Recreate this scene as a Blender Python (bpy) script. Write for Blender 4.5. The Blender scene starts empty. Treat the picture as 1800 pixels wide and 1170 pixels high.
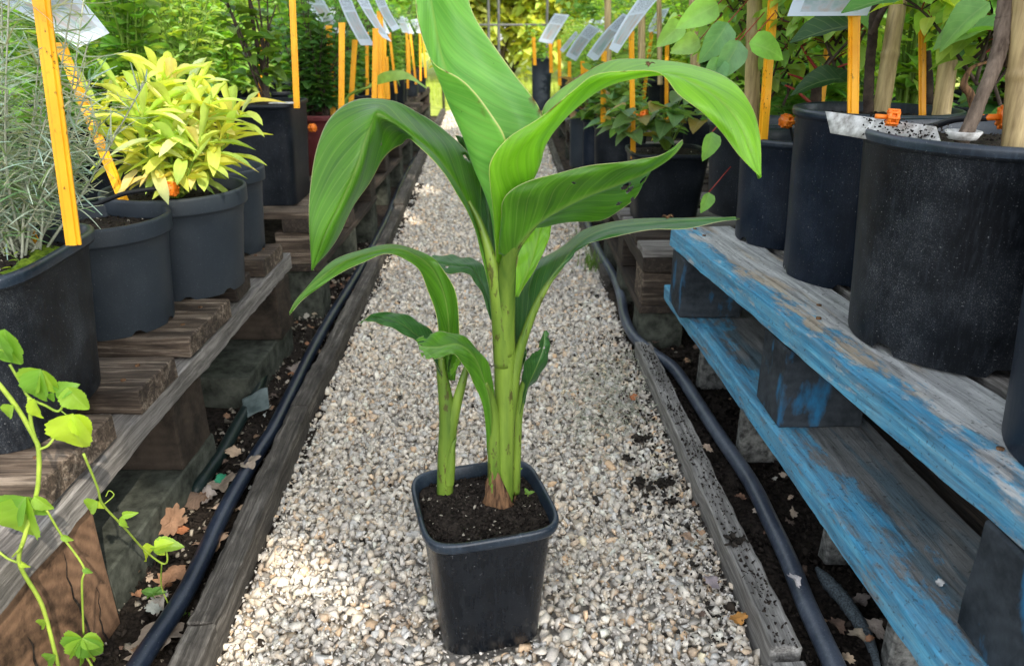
import bpy, bmesh, math, random
import numpy as np
from mathutils import Vector, Matrix, Euler, noise
R = random.Random(7)
NR = np.random.default_rng(11)
scene = bpy.context.scene
COL = scene.collection

# ------------------------------------------------------------------ camera frame (used to survey the place)
H = 0.85
F = 1300.0
TH = math.atan(525 / F)
CT, ST = math.cos(TH), math.sin(TH)
def ray(px, py):
    u = (px - 900) / F; w = (585 - py) / F
    return Vector((u, CT + w * ST, -ST + w * CT))
def P(px, py, z=0.0):
    r = ray(px, py); t = (z - H) / r.z
    return Vector((r.x * t, r.y * t, z))
def PY(px, py, Y):
    r = ray(px, py); t = Y / r.y
    return Vector((r.x * t, Y, H + r.z * t))

# ------------------------------------------------------------------ node helpers
def new_mat(name):
    m = bpy.data.materials.new(name); m.use_nodes = True
    nt = m.node_tree; nt.nodes.clear()
    out = nt.nodes.new('ShaderNodeOutputMaterial')
    return m, nt, out
def N(nt, t, **kw):
    n = nt.nodes.new(t)
    for k, v in kw.items():
        if k.startswith('i_'):
            n.inputs[k[2:].replace('_', ' ')].default_value = v
        else: setattr(n, k, v)
    return n
def L(nt, a, b): nt.links.new(a, b)
def rgba(c): return (c[0], c[1], c[2], 1)
def ramp(nt, fac, stops):
    r = nt.nodes.new('ShaderNodeValToRGB'); L(nt, fac, r.inputs[0])
    els = r.color_ramp.elements
    while len(els) < len(stops): els.new(0.5)
    for e, (p, c) in zip(els, stops):
        e.position = p; e.color = rgba(c) if len(c) == 3 else c
    return r.outputs[0]
def mix(nt, fac, a, b, bt='MIX'):
    m = nt.nodes.new('ShaderNodeMix'); m.data_type = 'RGBA'; m.blend_type = bt
    if isinstance(fac, (int, float)): m.inputs[0].default_value = fac
    else: L(nt, fac, m.inputs[0])
    for s, i in ((a, 6), (b, 7)):
        if isinstance(s, (tuple, list)): m.inputs[i].default_value = rgba(s)
        else: L(nt, s, m.inputs[i])
    return m.outputs[2]
def math_(nt, op, a, b=None, clamp=False):
    m = nt.nodes.new('ShaderNodeMath'); m.operation = op; m.use_clamp = clamp
    for s, i in ((a, 0), (b, 1)):
        if s is None: continue
        if isinstance(s, (int, float)): m.inputs[i].default_value = s
        else: L(nt, s, m.inputs[i])
    return m.outputs[0]
def coords(nt, scale=(1, 1, 1), kind='Object', rnd=True):
    tc = nt.nodes.new('ShaderNodeTexCoord')
    mp = nt.nodes.new('ShaderNodeMapping'); mp.inputs['Scale'].default_value = scale
    L(nt, tc.outputs[kind], mp.inputs[0])
    if rnd:
        oi = nt.nodes.new('ShaderNodeObjectInfo')
        m = math_(nt, 'MULTIPLY', oi.outputs['Random'], 37.0)
        cb = nt.nodes.new('ShaderNodeCombineXYZ')
        for i in range(3): L(nt, m, cb.inputs[i])
        L(nt, cb.outputs[0], mp.inputs['Location'])
    return mp.outputs[0]
def noise_(nt, vec, scale, detail=4, rough=0.55, dist=0.0):
    n = nt.nodes.new('ShaderNodeTexNoise'); L(nt, vec, n.inputs['Vector'])
    n.inputs['Scale'].default_value = scale; n.inputs['Detail'].default_value = detail
    n.inputs['Roughness'].default_value = rough; n.inputs['Distortion'].default_value = dist
    return n.outputs[0]
def bump(nt, h, strength, dist=0.002, normal=None):
    b = nt.nodes.new('ShaderNodeBump'); b.inputs['Strength'].default_value = strength
    b.inputs['Distance'].default_value = dist; L(nt, h, b.inputs['Height'])
    if normal: L(nt, normal, b.inputs['Normal'])
    return b.outputs[0]
def princ(nt, out, col, rough=0.6, spec=0.4, nrm=None):
    p = nt.nodes.new('ShaderNodeBsdfPrincipled')
    if isinstance(col, (tuple, list)): p.inputs['Base Color'].default_value = rgba(col)
    else: L(nt, col, p.inputs['Base Color'])
    if isinstance(rough, (int, float)): p.inputs['Roughness'].default_value = rough
    else: L(nt, rough, p.inputs['Roughness'])
    p.inputs['Specular IOR Level'].default_value = spec
    if nrm: L(nt, nrm, p.inputs['Normal'])
    if out: L(nt, p.outputs[0], out.inputs[0])
    return p
def attr(nt):
    a = nt.nodes.new('ShaderNodeAttribute'); a.attribute_name = 'Col'; return a.outputs['Color']

# ------------------------------------------------------------------ materials
def m_plastic(name, base, dust, amt=0.5, rough=0.42, spec=0.22, speck=.18):
    m, nt, out = new_mat(name)
    v = coords(nt)
    n1 = noise_(nt, v, 9, 6, 0.65)
    n2 = noise_(nt, v, 320, 3, 0.6)
    spk = math_(nt, 'ADD', ramp(nt, n2, [(0.66, (0, 0, 0)), (0.74, (1, 1, 1))]), math_(nt, 'MULTIPLY', ramp(nt, math_(nt, 'MULTIPLY', noise_(nt, v, 700, 2, .6), math_(nt, 'ADD', n1, .35)), [(0.50, (0, 0, 0)), (0.66, (1, 1, 1))]), speck), True)
    big = ramp(nt, n1, [(0.42, (0, 0, 0)), (0.75, (1, 1, 1))])
    vs = coords(nt, (14, 14, 1.2)); n3 = noise_(nt, vs, 14, 5, 0.7)
    st = ramp(nt, n3, [(0.5, (0, 0, 0)), (0.8, (1, 1, 1))])
    f = math_(nt, 'MULTIPLY', math_(nt, 'ADD', big, st), amt * 0.55, True)
    c = mix(nt, f, base, dust)
    c = mix(nt, math_(nt, 'MULTIPLY', spk, amt * 0.8), c, (0.32, 0.33, 0.34))
    r = math_(nt, 'ADD', math_(nt, 'MULTIPLY', f, 0.4), rough)
    princ(nt, out, c, r, spec, bump(nt, noise_(nt, v, 60, 4), 0.12, 0.002))
    return m
def m_wood(name, dark, mid, light, wet=0.5, rough=0.8):
    """grain runs along local X of the piece"""
    m, nt, out = new_mat(name)
    v = coords(nt, (1.6, 26, 26)); g = noise_(nt, v, 3.0, 8, 0.7, 0.6)
    v3 = coords(nt, (2.5, 90, 90)); fine = noise_(nt, v3, 3.0, 4, 0.6)
    v2 = coords(nt, (3, 5, 5)); b = noise_(nt, v2, 2.2, 5, 0.6)
    c = ramp(nt, g, [(0.3, dark), (0.5, mid), (0.72, light)])
    c = mix(nt, math_(nt, 'MULTIPLY', ramp(nt, fine, [(0.42, (1, 1, 1)), (0.56, (0, 0, 0))]), 0.45), c, dark)
    c = mix(nt, math_(nt, 'MULTIPLY', ramp(nt, b, [(0.45, (0, 0, 0)), (0.65, (1, 1, 1))]), wet), c, dark)
    h = math_(nt, 'ADD', g, math_(nt, 'MULTIPLY', fine, 0.6))
    princ(nt, out, c, rough, 0.25, bump(nt, h, 0.7, 0.004))
    return m
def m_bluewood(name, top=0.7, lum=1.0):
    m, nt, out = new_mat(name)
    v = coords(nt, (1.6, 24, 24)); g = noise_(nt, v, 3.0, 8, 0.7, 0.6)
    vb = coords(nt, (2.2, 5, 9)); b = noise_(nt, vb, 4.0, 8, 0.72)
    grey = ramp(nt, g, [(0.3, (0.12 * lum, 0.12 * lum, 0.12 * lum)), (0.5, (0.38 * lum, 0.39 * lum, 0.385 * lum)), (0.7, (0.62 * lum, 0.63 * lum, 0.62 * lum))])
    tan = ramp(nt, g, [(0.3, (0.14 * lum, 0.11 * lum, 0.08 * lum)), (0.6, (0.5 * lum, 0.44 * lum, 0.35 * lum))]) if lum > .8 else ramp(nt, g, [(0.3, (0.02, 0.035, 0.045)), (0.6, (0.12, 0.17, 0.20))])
    grey = mix(nt, ramp(nt, noise_(nt, coords(nt, (1, 6, 6)), 3, 4), [(0.55, (0, 0, 0)), (0.62, (1, 1, 1))]), grey, tan)
    blue = ramp(nt, g, [(0.28, (0.02, 0.07, 0.11)), (0.46, (0.04, 0.23, 0.40)), (0.62, (0.12, 0.40, 0.58)), (0.76, (0.38, 0.54, 0.62))])
    geo = nt.nodes.new('ShaderNodeNewGeometry'); sx = nt.nodes.new('ShaderNodeSeparateXYZ'); L(nt, geo.outputs['Normal'], sx.inputs[0])
    up = ramp(nt, sx.outputs['Z'], [(0.35, (0, 0, 0)), (0.8, (1, 1, 1))])
    tc = nt.nodes.new('ShaderNodeTexCoord'); sp = nt.nodes.new('ShaderNodeSeparateXYZ'); L(nt, tc.outputs['Object'], sp.inputs[0])
    edge = math_(nt, 'MULTIPLY', math_(nt, 'ADD', sp.outputs['Y'], -0.02), 11.0, True)    # worn away from the painted edge
    th = math_(nt, 'ADD', b, math_(nt, 'MULTIPLY', up, math_(nt, 'MULTIPLY', math_(nt, 'ADD', 0.08, edge), -top * 0.30)))
    pf = ramp(nt, th, [(0.36, (0, 0, 0)), (0.45, (1, 1, 1))])
    blue = mix(nt, math_(nt, 'MULTIPLY', ramp(nt, noise_(nt, coords(nt, (1.5, 8, 8)), 8, 7, .75), [(.4, (0, 0, 0)), (.62, (1, 1, 1))]), .5), blue, (.14, .20, .23))
    c = mix(nt, pf, grey, blue)
    dirt = ramp(nt, noise_(nt, coords(nt, (2, 5, 5)), 6, 8, 0.75), [(0.55, (0, 0, 0)), (0.75, (1, 1, 1))])
    c = mix(nt, math_(nt, 'MULTIPLY', dirt, 0.45), c, (0.06, 0.055, 0.045))
    pit = ramp(nt, noise_(nt, coords(nt, (1, 1, 1)), 150, 3), [(0.62, (0, 0, 0)), (0.7, (1, 1, 1))])
    c = mix(nt, math_(nt, 'MULTIPLY', pit, 0.6), c, (0.025, 0.022, 0.02))
    princ(nt, out, c, 0.7, 0.3, bump(nt, math_(nt, 'ADD', g, math_(nt, 'MULTIPLY', pf, 0.25)), 0.8, 0.005))
    return m
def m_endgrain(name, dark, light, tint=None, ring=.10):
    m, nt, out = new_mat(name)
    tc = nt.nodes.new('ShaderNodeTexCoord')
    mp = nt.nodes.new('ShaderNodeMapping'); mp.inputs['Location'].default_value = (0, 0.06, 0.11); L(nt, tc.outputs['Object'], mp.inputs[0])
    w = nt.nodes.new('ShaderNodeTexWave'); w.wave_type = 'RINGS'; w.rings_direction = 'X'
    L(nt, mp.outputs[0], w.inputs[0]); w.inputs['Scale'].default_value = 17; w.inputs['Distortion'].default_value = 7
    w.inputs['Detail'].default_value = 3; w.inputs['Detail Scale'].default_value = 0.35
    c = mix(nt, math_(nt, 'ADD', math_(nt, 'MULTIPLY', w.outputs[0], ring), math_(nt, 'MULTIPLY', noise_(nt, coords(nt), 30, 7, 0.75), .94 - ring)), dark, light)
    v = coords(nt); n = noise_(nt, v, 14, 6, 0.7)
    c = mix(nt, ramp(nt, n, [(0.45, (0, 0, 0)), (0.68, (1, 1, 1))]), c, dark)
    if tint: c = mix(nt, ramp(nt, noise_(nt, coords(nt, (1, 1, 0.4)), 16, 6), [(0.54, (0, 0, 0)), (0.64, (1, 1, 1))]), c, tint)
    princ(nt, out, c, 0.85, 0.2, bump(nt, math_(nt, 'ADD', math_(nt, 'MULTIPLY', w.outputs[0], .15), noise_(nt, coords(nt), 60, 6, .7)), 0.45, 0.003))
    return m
def m_leaf(name, base, trans=0.35, rough=0.42, tr_gain=2.2, spec=0.4, dark=0.45):
    m, nt, out = new_mat(name)
    v = coords(nt); n = noise_(nt, v, 25, 4)
    c = mix(nt, 1.0, attr(nt), base, 'MULTIPLY')
    tc = nt.nodes.new('ShaderNodeTexCoord'); su = nt.nodes.new('ShaderNodeSeparateXYZ'); L(nt, tc.outputs['UV'], su.inputs[0])
    a = math_(nt, 'ABSOLUTE', math_(nt, 'SUBTRACT', su.outputs['X'], 0.5))
    rib = math_(nt, 'LESS_THAN', a, 0.03)
    vv = math_(nt, 'FRACT', math_(nt, 'SUBTRACT', math_(nt, 'MULTIPLY', su.outputs['Y'], 7.0), math_(nt, 'MULTIPLY', a, 4.0)))
    vein = math_(nt, 'LESS_THAN', vv, 0.13)
    vf = math_(nt, 'MAXIMUM', rib, math_(nt, 'MULTIPLY', vein, 0.5))
    c2 = mix(nt, ramp(nt, n, [(0.35, (0, 0, 0)), (0.7, (1, 1, 1))]), mix(nt, dark, c, (0.01, 0.03, 0.01)), c)
    c2 = mix(nt, math_(nt, 'MULTIPLY', vf, 0.35), c2, mix(nt, 0.5, c, (0.35, 0.45, 0.2)))
    hb = math_(nt, 'MULTIPLY', vf, -1.0)
    p = princ(nt, None, c2, rough, spec, bump(nt, hb, 0.35, 0.002))
    t = nt.nodes.new('ShaderNodeBsdfTranslucent')
    g = mix(nt, 1.0, c2, (tr_gain * 1.1, tr_gain, tr_gain * 0.35), 'MULTIPLY'); L(nt, g, t.inputs[0])
    ms = nt.nodes.new('ShaderNodeMixShader'); ms.inputs[0].default_value = trans
    L(nt, p.outputs[0], ms.inputs[1]); L(nt, t.outputs[0], ms.inputs[2]); L(nt, ms.outputs[0], out.inputs[0])
    return m
def m_canna(name, dark, light, tr=0.4, veins=46):
    m, nt, out = new_mat(name)
    tc = nt.nodes.new('ShaderNodeTexCoord'); su = nt.nodes.new('ShaderNodeSeparateXYZ'); L(nt, tc.outputs['UV'], su.inputs[0])
    U, V = su.outputs['X'], su.outputs['Y']
    a = math_(nt, 'ABSOLUTE', math_(nt, 'SUBTRACT', U, 0.5))
    s = math_(nt, 'SUBTRACT', V, math_(nt, 'MULTIPLY', math_(nt, 'POWER', a, 0.8), 0.55))
    cb = nt.nodes.new('ShaderNodeCombineXYZ'); L(nt, math_(nt, 'MULTIPLY', s, float(veins)), cb.inputs[0]); L(nt, math_(nt, 'MULTIPLY', a, 2.0), cb.inputs[1])
    nv = noise_(nt, cb.outputs[0], 1.0, 5, 0.65)
    cb2 = nt.nodes.new('ShaderNodeCombineXYZ'); L(nt, math_(nt, 'MULTIPLY', s, float(veins) * 0.22), cb2.inputs[0]); L(nt, math_(nt, 'MULTIPLY', a, 1.2), cb2.inputs[1])
    nb = noise_(nt, cb2.outputs[0], 1.0, 3, 0.5)
    ob = noise_(nt, coords(nt), 11, 3, 0.5)
    f = math_(nt, 'ADD', math_(nt, 'MULTIPLY', nv, 0.4), math_(nt, 'ADD', math_(nt, 'MULTIPLY', nb, 0.3), math_(nt, 'MULTIPLY', ob, 0.3)))
    c = ramp(nt, f, [(0.38, dark), (0.62, light)])
    fv = math_(nt, 'FRACT', math_(nt, 'MULTIPLY', s, veins * 0.35))
    lv = math_(nt, 'MULTIPLY', math_(nt, 'LESS_THAN', math_(nt, 'ABSOLUTE', math_(nt, 'SUBTRACT', fv, 0.5)), 0.035), 0.30)
    pale = (0.30, 0.42, 0.12)
    c = mix(nt, lv, c, pale)
    rb = ramp(nt, a, [(0.0, (1, 1, 1)), (0.03, (0, 0, 0))])
    c = mix(nt, math_(nt, 'MULTIPLY', rb, 0.5), c, pale)
    ed = ramp(nt, a, [(0.487, (0, 0, 0)), (0.495, (1, 1, 1))])
    c = mix(nt, math_(nt, 'MULTIPLY', ed, 0.8), c, (0.55, 0.55, 0.32))
    eb = math_(nt, 'MULTIPLY', ramp(nt, a, [(0.44, (0, 0, 0)), (0.495, (1, 1, 1))]), ramp(nt, noise_(nt, coords(nt), 34, 4, .6), [(.60, (0, 0, 0)), (.68, (1, 1, 1))]))
    c = mix(nt, eb, c, (.16, .085, .025))
    spots = ramp(nt, noise_(nt, coords(nt), 260, 2), [(0.74, (0, 0, 0)), (0.78, (1, 1, 1))])
    c = mix(nt, math_(nt, 'MULTIPLY', spots, 0.6), c, (0.05, 0.03, 0.01))
    h = math_(nt, 'ADD', nv, math_(nt, 'MULTIPLY', nb, 0.6))
    nr = bump(nt, h, 0.28, 0.002)
    rr = math_(nt, 'ADD', math_(nt, 'MULTIPLY', ob, 0.25), 0.26)
    p = princ(nt, None, c, rr, 0.55, nr); p.inputs['Sheen Weight'].default_value = .14; p.inputs['Sheen Roughness'].default_value = .35; p.inputs['Sheen Tint'].default_value = (.75, .95, 1, 1)
    t = nt.nodes.new('ShaderNodeBsdfTranslucent'); L(nt, mix(nt, 1.0, c, (2.6, 2.1, 0.5), 'MULTIPLY'), t.inputs[0])
    ms = nt.nodes.new('ShaderNodeMixShader'); ms.inputs[0].default_value = tr
    L(nt, p.outputs[0], ms.inputs[1]); L(nt, t.outputs[0], ms.inputs[2]); L(nt, ms.outputs[0], out.inputs[0])
    return m
def m_simple(name, c1, c2, scale=20, rough=0.7, spec=0.3, bs=0.3, st=(1, 1, 1), bd=0.003):
    m, nt, out = new_mat(name)
    n = noise_(nt, coords(nt, st), scale, 6, 0.65)
    princ(nt, out, ramp(nt, n, [(0.35, c1), (0.65, c2)]), rough, spec, bump(nt, n, bs, bd))
    return m
def m_attr(name, rough=0.85, spec=0.25, scale=220):
    m, nt, out = new_mat(name)
    n = noise_(nt, coords(nt), scale, 5, 0.7)
    c = mix(nt, 1.0, attr(nt), ramp(nt, n, [(0.3, (0.72, 0.72, 0.72)), (0.7, (1.12, 1.1, 1.08))]), 'MULTIPLY')
    princ(nt, out, c, rough, spec, bump(nt, n, 0.4, 0.0015))
    return m
def m_card(name):
    m, nt, out = new_mat(name)
    tc = nt.nodes.new('ShaderNodeTexCoord')
    v = tc.outputs['UV']; s = nt.nodes.new('ShaderNodeSeparateXYZ'); L(nt, v, s.inputs[0])
    oi = nt.nodes.new('ShaderNodeObjectInfo')
    cb = nt.nodes.new('ShaderNodeCombineXYZ'); L(nt, math_(nt, 'MULTIPLY', s.outputs['X'], 2.0), cb.inputs[0]); L(nt, math_(nt, 'ADD', s.outputs['Y'], math_(nt, 'MULTIPLY', oi.outputs['Random'], 30.0)), cb.inputs[1])
    n = noise_(nt, cb.outputs[0], 2.5, 3)
    pic = ramp(nt, n, [(0.35, (0.35, 0.52, 0.5)), (0.5, (0.62, 0.66, 0.7)), (0.66, (0.6, 0.48, 0.42))])
    box = math_(nt, 'MULTIPLY', math_(nt, 'MULTIPLY', math_(nt, 'GREATER_THAN', s.outputs['X'], 0.14), math_(nt, 'LESS_THAN', s.outputs['X'], 0.86)),
                math_(nt, 'MULTIPLY', math_(nt, 'GREATER_THAN', s.outputs['Y'], 0.38), math_(nt, 'LESS_THAN', s.outputs['Y'], 0.88)))
    c = mix(nt, math_(nt, 'MULTIPLY', box, 0.75), (0.80, 0.87, 0.95), pic)
    ln = math_(nt, 'LESS_THAN', math_(nt, 'FRACT', math_(nt, 'MULTIPLY', s.outputs['Y'], 34.0)), 0.42)
    cb3 = nt.nodes.new('ShaderNodeCombineXYZ'); L(nt, math_(nt, 'MULTIPLY', s.outputs['X'], 26.0), cb3.inputs[0]); L(nt, math_(nt, 'FLOOR', math_(nt, 'MULTIPLY', s.outputs['Y'], 34.0)), cb3.inputs[1]); L(nt, oi.outputs['Random'], cb3.inputs[2])
    wd = math_(nt, 'GREATER_THAN', noise_(nt, cb3.outputs[0], 1.0, 2), 0.47)
    area = math_(nt, 'MULTIPLY', math_(nt, 'MULTIPLY', math_(nt, 'GREATER_THAN', s.outputs['X'], 0.12), math_(nt, 'LESS_THAN', s.outputs['X'], 0.88)), math_(nt, 'MULTIPLY', math_(nt, 'GREATER_THAN', s.outputs['Y'], 0.06), math_(nt, 'LESS_THAN', s.outputs['Y'], 0.33)))
    c = mix(nt, math_(nt, 'MULTIPLY', math_(nt, 'MULTIPLY', ln, wd), math_(nt, 'MULTIPLY', area, 0.7)), c, (0.12, 0.14, 0.18))
    dirt = ramp(nt, noise_(nt, coords(nt), 60, 5, 0.7), [(0.58, (0, 0, 0)), (0.75, (1, 1, 1))])
    c = mix(nt, math_(nt, 'MULTIPLY', dirt, 0.3), c, (0.4, 0.4, 0.37))
    p = princ(nt, None, c, 0.35, 0.5); t = nt.nodes.new('ShaderNodeBsdfTranslucent'); L(nt, c, t.inputs[0])
    ms = nt.nodes.new('ShaderNodeMixShader'); ms.inputs[0].default_value = 0.45
    L(nt, p.outputs[0], ms.inputs[1]); L(nt, t.outputs[0], ms.inputs[2]); L(nt, ms.outputs[0], out.inputs[0])
    return m
def m_stake(name):
    m, nt, out = new_mat(name)
    n = noise_(nt, coords(nt), 12, 4)
    c = ramp(nt, n, [(0.3, (0.80, 0.33, 0.010)), (0.7, (0.90, 0.46, 0.02))])
    sp = ramp(nt, noise_(nt, coords(nt, (1, 1, 0.5)), 190, 4, 0.7), [(0.60, (0, 0, 0)), (0.68, (1, 1, 1))])
    bd = noise_(nt, coords(nt), 20, 3)
    sp = math_(nt, 'MULTIPLY', sp, ramp(nt, bd, [(0.4, (0, 0, 0)), (0.6, (1, 1, 1))]))
    c = mix(nt, sp, c, (0.03, 0.015, 0.008))
    princ(nt, out, c, 0.4, 0.4)
    return m
M = {}
M['black'] = m_plastic('black_plastic', (0.004, 0.006, 0.009), (0.028, 0.036, 0.05), 0.5)
M['potblack'] = m_plastic('glossy_black_plastic', (0.003, 0.0045, 0.007), (0.022, 0.028, 0.038), 0.45, 0.24, 0.4, .12)
M['black2'] = m_plastic('dusty_black_plastic', (0.004, 0.0055, 0.008), (0.05, 0.06, 0.075), 0.75, 0.45, .22, .45)
M['navy'] = m_plastic('bluish_black_plastic', (0.004, 0.008, 0.016), (0.025, 0.04, 0.07), 0.5, 0.4)
M['grey'] = m_plastic('grey_plastic', (0.026, 0.034, 0.044), (0.055, 0.068, 0.082), 0.4, 0.45)
M['maroon'] = m_plastic('maroon_plastic', (0.09, 0.018, 0.02), (0.14, 0.05, 0.05), 0.4, 0.5)
M['rim'] = m_plastic('pot_rim_plastic', (0.008, 0.015, 0.025), (0.06, 0.09, 0.13), 0.6, 0.32, 0.5)
M['wood_wet'] = m_wood('wet_brown_wood', (0.014, 0.011, 0.009), (0.12, 0.088, 0.064), (0.44, 0.36, 0.28), 0.75)
M['wood_dark'] = m_wood('dark_wood', (0.012, 0.010, 0.009), (0.045, 0.034, 0.026), (0.10, 0.075, 0.055), 0.5)
M['wood_grey'] = m_wood('weathered_grey_wood', (0.06, 0.055, 0.05), (0.21, 0.195, 0.18), (0.42, 0.40, 0.37), 0.35)
M['kerbwood'] = m_wood('kerb_timber_wood', (0.022, 0.02, 0.017), (0.10, 0.09, 0.078), (0.26, 0.24, 0.21), 0.7)
M['kerbpale'] = m_wood('pale_kerb_timber_wood', (0.07, 0.065, 0.06), (0.27, 0.26, 0.24), (0.5, 0.48, 0.45), 0.35)
M['blue'] = m_bluewood('worn_blue_paint_wood', 1.15)
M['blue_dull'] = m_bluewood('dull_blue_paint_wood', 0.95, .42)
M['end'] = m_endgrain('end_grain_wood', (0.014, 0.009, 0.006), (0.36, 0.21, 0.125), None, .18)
M['end_blue'] = m_endgrain('bluish_end_grain_wood', (0.008, 0.011, 0.014), (0.06, 0.072, 0.085), (0.02, 0.13, 0.26))
M['soil'] = m_simple('dark_soil', (0.006, 0.005, 0.004), (0.045, 0.035, 0.028), 120, 0.95, 0.15, 0.9, bd=0.006)
M['ground'] = m_simple('brown_earth', (0.015, 0.012, 0.009), (0.10, 0.08, 0.06), 30, 0.95, 0.15, 0.8)
M['gravelbase'] = m_simple('gravel_base', (0.30, 0.28, 0.25), (0.55, 0.52, 0.47), 90, 0.95, 0.1, 0.8)
M['concrete'] = m_simple('grey_concrete', (0.04, 0.04, 0.038), (0.22, 0.22, 0.205), 70, 0.9, 0.15, 0.9)  # darkened so the colour carries the shade under the pallet
M['mossconcrete'] = m_simple('greenish_concrete', (0.02, 0.023, 0.018), (0.085, 0.092, 0.075), 26, 0.9, 0.15, 0.6)
M['moss'] = m_simple('green_moss', (0.05, 0.09, 0.01), (0.22, 0.32, 0.03), 90, 0.95, 0.1, 0.9)
M['stones'] = m_attr('limestone_chips')
M['crumb'] = m_attr('soil_crumbs', 0.95, 0.1)
M['dead'] = m_attr('dead_leaf_brown', 0.8, 0.2, 60)
M['pipe'] = m_plastic('irrigation_pipe_plastic', (0.008, 0.014, 0.028), (0.05, 0.07, 0.11), 0.5, 0.3, 0.5)
M['pipe2'] = m_plastic('scuffed_irrigation_pipe_plastic', (0.03, 0.04, 0.06), (0.15, 0.18, 0.23), 0.9, 0.35, 0.5)
M['hose'] = m_plastic('dark_green_hose', (0.006, 0.014, 0.013), (0.025, 0.045, 0.045), 0.4, 0.35)
M['tube'] = m_plastic('drip_tube_plastic', (0.012, 0.013, 0.016), (0.03, 0.035, 0.04), 0.2, 0.4)
M['orange'] = m_simple('orange_plastic', (0.75, 0.15, 0.01), (0.9, 0.26, 0.02), 20, 0.4, 0.4, 0.1)
M['stake'] = m_stake('yellow_stake_plastic')
M['card'] = m_card('printed_card')
M['white'] = m_simple('dirty_white_plastic', (0.22, 0.21, 0.19), (0.66, 0.66, 0.64), 60, 0.6, 0.3, 0.4)
M['bamboo'] = m_simple('bamboo_cane', (0.20, 0.14, 0.06), (0.50, 0.38, 0.18), 14, 0.5, 0.35, 0.3, (6, 6, 0.6))
M['bark'] = m_simple('brown_bark', (0.05, 0.035, 0.025), (0.19, 0.145, 0.11), 30, 0.85, 0.2, 0.8, (3, 3, 0.5))
M['darkbark'] = m_simple('dark_twig_bark', (0.025, 0.017, 0.014), (0.09, 0.065, 0.05), 40, 0.8, 0.2, 0.6)
M['redstem'] = m_simple('red_leaf_stalk', (0.25, 0.02, 0.02), (0.30, 0.06, 0.04), 20, 0.5, 0.3, 0.1)
def m_cannastem(name):
    m, nt, out = new_mat(name)
    n = noise_(nt, coords(nt, (1, 1, .12)), 60, 4); n2 = noise_(nt, coords(nt, (1, 1, .35)), 14, 4)
    c = ramp(nt, math_(nt, 'ADD', math_(nt, 'MULTIPLY', n, .5), math_(nt, 'MULTIPLY', n2, .5)), [(.36, (.045, .10, .010)), (.62, (.19, .29, .035))])
    sc = ramp(nt, noise_(nt, coords(nt, (1, 1, .4)), 75, 5, .7), [(.59, (0, 0, 0)), (.63, (1, 1, 1))])
    c = mix(nt, math_(nt, 'MULTIPLY', sc, .75), c, (.05, .03, .012))
    princ(nt, out, c, .42, .45, bump(nt, n, .6, .002)); return m
M['greenstem'] = m_simple('green_stalk', (0.10, 0.18, 0.02), (0.22, 0.34, 0.05), 14, 0.45, 0.4, 0.2, (1, 1, 0.3))
M['cannastem'] = m_cannastem('mottled_green_stalk')
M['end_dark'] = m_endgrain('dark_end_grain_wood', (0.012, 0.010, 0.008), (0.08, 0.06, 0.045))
M['field'] = m_simple('sunlit_grass_ground', (0.25, 0.32, 0.05), (0.5, 0.55, 0.14), 3, 0.9, 0.1, 0.3)
M['vinestem'] = m_simple('lime_vine_stalk', (0.14, 0.22, 0.025), (0.32, 0.42, 0.06), 14, 0.5, 0.3, 0.1)
M['silverstem'] = m_simple('silver_stalk', (0.28, 0.3, 0.22), (0.45, 0.46, 0.36), 20, 0.8, 0.2, 0.2)
M['husk'] = m_simple('dry_brown_husk', (0.035, 0.018, 0.010), (0.22, 0.12, 0.06), 40, 0.8, 0.2, 0.8, (4, 4, 0.5))
M['fabric'] = m_simple('grey_green_ground_cloth', (0.04, 0.06, 0.06), (0.16, 0.2, 0.2), 14, 0.6, 0.3, 0.5)
M['mesh'] = m_simple('grey_netting', (0.02, 0.025, 0.03), (0.12, 0.15, 0.17), 300, 0.7, 0.3, 0.9)
M['metal'] = m_simple('grey_green_gate_steel', (0.05, 0.055, 0.05), (0.12, 0.12, 0.11), 20, 0.5, 0.5, 0.1)
M['canna'] = m_canna('canna_leaf', (0.05, 0.16, 0.009), (0.13, 0.33, 0.02), 0.46)
M['canna_bright'] = m_canna('bright_canna_leaf', (0.14, 0.34, 0.015), (0.29, 0.54, 0.04), 0.52)  # brighter green and more translucent than the plain canna leaf
M['canna_sheen'] = m_canna('sky_sheen_canna_leaf', (0.12, 0.33, 0.05), (0.26, 0.52, 0.13), 0.46)  # paler bluish green paints in the sky sheen on the upright leaf
M['canna_dark'] = m_canna('dark_canna_leaf', (0.02, 0.085, 0.016), (0.055, 0.19, 0.035), 0.32)  # darker green and less translucent than the plain canna leaf
M['leaf'] = m_leaf('green_leaf', (1.0, 1.0, 1.0), 0.42, 0.42, 2.0, .4, .38)
M['sage'] = m_leaf('golden_sage_leaf', (1, 1, 1), 0.35, 0.8, 1.6, 0.15, 0.25)
M['silver'] = m_leaf('silver_needle_leaf', (1, 1, 1), 0.2, 0.8, 1.5, 0.15, 0.25)
M['hop'] = m_leaf('lime_vine_leaf', (1, 1, 1), 0.45, 0.45, 1.9, 0.4, 0.2)
M['grass'] = m_leaf('grass_blade', (1, 1, 1), 0.35, 0.6, 1.8, 0.3, 0.3)
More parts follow.
